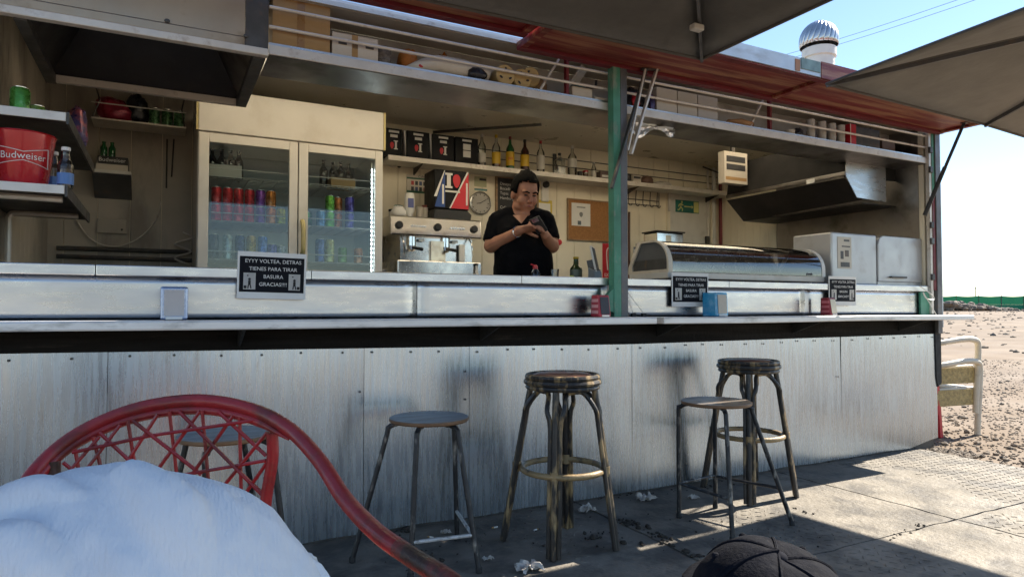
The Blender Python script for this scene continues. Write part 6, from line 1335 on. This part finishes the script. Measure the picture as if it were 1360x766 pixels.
# person in white
PW = thing('person', 'person in loose white crinkled shirt leaning on the table before the red chair', 'person', vp(-.72, .4, .45))
b = MB(); hc = vp(-.74, .60, 1.17); fwd = VH
b.ball(hc, .078, .098, .115, M=Matrix((RGT, VH, Vector((0, 0, 1)))).transposed(), n=18, m=12); b.ball(hc + VH * .035 - Vector((0, 0, .07)), .055, .055, .055); b.tube([hc + VH * .09 + Vector((0, 0, .01)), hc + VH * .115 - Vector((0, 0, .025))], [.008, .014], 8)
for s in (-1, 1): b.ball(hc + RGT * s * .08 - Vector((0, 0, .01)), .011, .02, .03)
b.tube([hc - Vector((0, 0, .05)), vp(-.72, .52, 1.0), vp(-.70, .47, .92)], [.055, .058, .07], 12)
shr, elr, wrr = vp(-.50, .60, .87), vp(-.245, .70, .785), vp(-.345, .80, .765); shl, ell, wrl = vp(-.90, .52, .88), vp(-.95, .66, .66), vp(-.80, .82, .74)
b.tube([shr, elr], [.05, .042], 10); b.tube([elr, wrr], [.042, .028], 10); b.tube([shl, ell], [.05, .042], 10); b.tube([ell, wrl], [.042, .028], 10)
hand(b, wrr, -RGT * .6 + VH * .25, Vector((0, 0, -1)), 1, .2); hand(b, wrl, RGT * .9 + VH * .2 - Vector((0, 0, .05)), Vector((0, 0, -1)), 1, .2)
b.tube([vp(-.72, .34, .55), vp(-.72, .42, .75), vp(-.70, .48, .9)], [.13, .14, .12], 14)
for l in (-.82, -.66): b.tube([vp(l, .34, .52), vp(l, .74, .50), vp(l, .78, .1)], [.08, .06, .045], 10); b.ball(vp(l, .82, .045), .045, .08, .04)
remesh(b.build('body', m_skin, PW, 'all'), .009, 3)
# shirt
b = MB(); 
b.tube(arc([vp(-.72, .30, .50), vp(-.72, .36, .66), vp(-.71, .42, .80), vp(-.69, .47, .90), vp(-.70, .50, .95)], 3), [.19, .20, .205, .205, .20, .20, .20, .195, .18, .16, .14, .11, .08], 22)
b.tube([vp(-.72, .47, .86), vp(-.56, .56, .785), vp(-.478, .60, .772), vp(-.448, .612, .782)], [.12, .134, .143, .141], 22); b.tube([vp(-.70, .47, .86), vp(-.90, .52, .86)], [.11, .09], 16); b.tube([shl, ell], [.085, .075], 14); b.tube([ell, ell.lerp(wrl, .5)], [.075, .06], 12)
for k in range(9):
    l0 = -.66 + .024 * k; th0 = 62; q_ = [vp(l0, .60 - .130 * math.sin(R(a)) - .04 * (l0 < -.55), .776 + .136 * math.cos(R(a))) for a in range(-10, 120, 10)]
    b.tube([q + Vector((0, 0, .004 * math.sin(i * 1.3 + k))) for i, q in enumerate(q_)], [.004 + .005 * abs(math.sin(i * .8 + k * 1.7)) for i in range(len(q_))], 8)
remesh(b.build('shirt', m_gauze, PW, 'all'), .006, 3, [(.12, .012)])
b = MB()
spine = [(-.485, .60, .775, .126), (-.43, .625, .800, .130), (-.37, .645, .818, .131), (-.31, .66, .800, .122), (-.268, .675, .772, .104), (-.238, .69, .75, .082)]
pts = arc([vp(*s[:3]) for s in spine], 4); rr = []
for i in range(len(pts)): t = i / (len(pts) - 1) * 5; k = min(4, int(t)); rr.append(spine[k][3] + (spine[k + 1][3] - spine[k][3]) * (t - k))
b.tube(pts, rr, 22); b.ball(pts[-1], rr[-1] * .98)
def onsl(t, th, k=.99):
    f_ = t * (len(pts) - 1); i = min(len(pts) - 2, int(f_)); p = pts[i].lerp(pts[i + 1], f_ - i); r_ = rr[i] + (rr[i + 1] - rr[i]) * (f_ - i)
    return p + (Vector((0, 0, 1)) * math.cos(R(th)) - VH * math.sin(R(th))) * r_ * k
for fd, w_ in ((((.42, 8), (.56, 22), (.70, 44), (.80, 75)), .020), (((.58, -4), (.70, 10), (.84, 26), (.97, 60)), .017), (((.50, 40), (.62, 58), (.74, 82)), .016), (((.12, 30), (.34, 52), (.52, 84)), .015), (((.03, 62), (.22, 76), (.46, 100)), .016), (((.80, -12), (.92, 6), (1.0, 30)), .014), (((.04, 6), (.2, 12), (.38, 24)), .010)):
    q_ = arc([onsl(*a) for a in fd], 5); m_ = len(q_); b.tube(q_, [w_ * 1.9 * (.25 + .75 * math.sin(math.pi * (i + .5) / m_)) for i in range(m_)], 10)
b.tube([elr, elr.lerp(wrr, .6)], [.075, .055], 12)
remesh(b.build('sleeve', m_gauze, PW, 'all'), .005, 2, [(.18, .03), (.06, .008)])
vs_ = MB().ball(hc + Vector((0, 0, .03)) - VH * .015, .086, .1, .1, M=Matrix((RGT, VH, Vector((0, 0, 1)))).transposed(), n=24, m=16); vs_.f = [f for f in vs_.f if (sum((vs_.v[i] for i in f), Vector()) / len(f) - hc).dot(VH) < .05 or (sum((vs_.v[i] for i in f), Vector()) / len(f) - hc).z > .07]
vs_.build('hair', m_hair, PW, 'all')
b = MB(); 
for l in (-.82, -.66): b.tube([vp(l, .30, .53), vp(l, .74, .50), vp(l, .78, .12)], [.10, .08, .065], 12)
remesh(b.build('trousers', m_jean, PW, 'all'), .014, 3)
for s in (-1, 1): MB().ball(hc + VH * .088 + RGT * s * .03 + Vector((0, 0, .0)), .012, .007, .006, n=8, m=5).build('eye', m_eye, PW)
MB().tube([hc + VH * .085 + RGT * -.025 - Vector((0, 0, .062)), hc + VH * .092 - Vector((0, 0, .06)), hc + VH * .085 + RGT * .025 - Vector((0, 0, .062))], .004, 6).build('mouth', m_lip, PW)
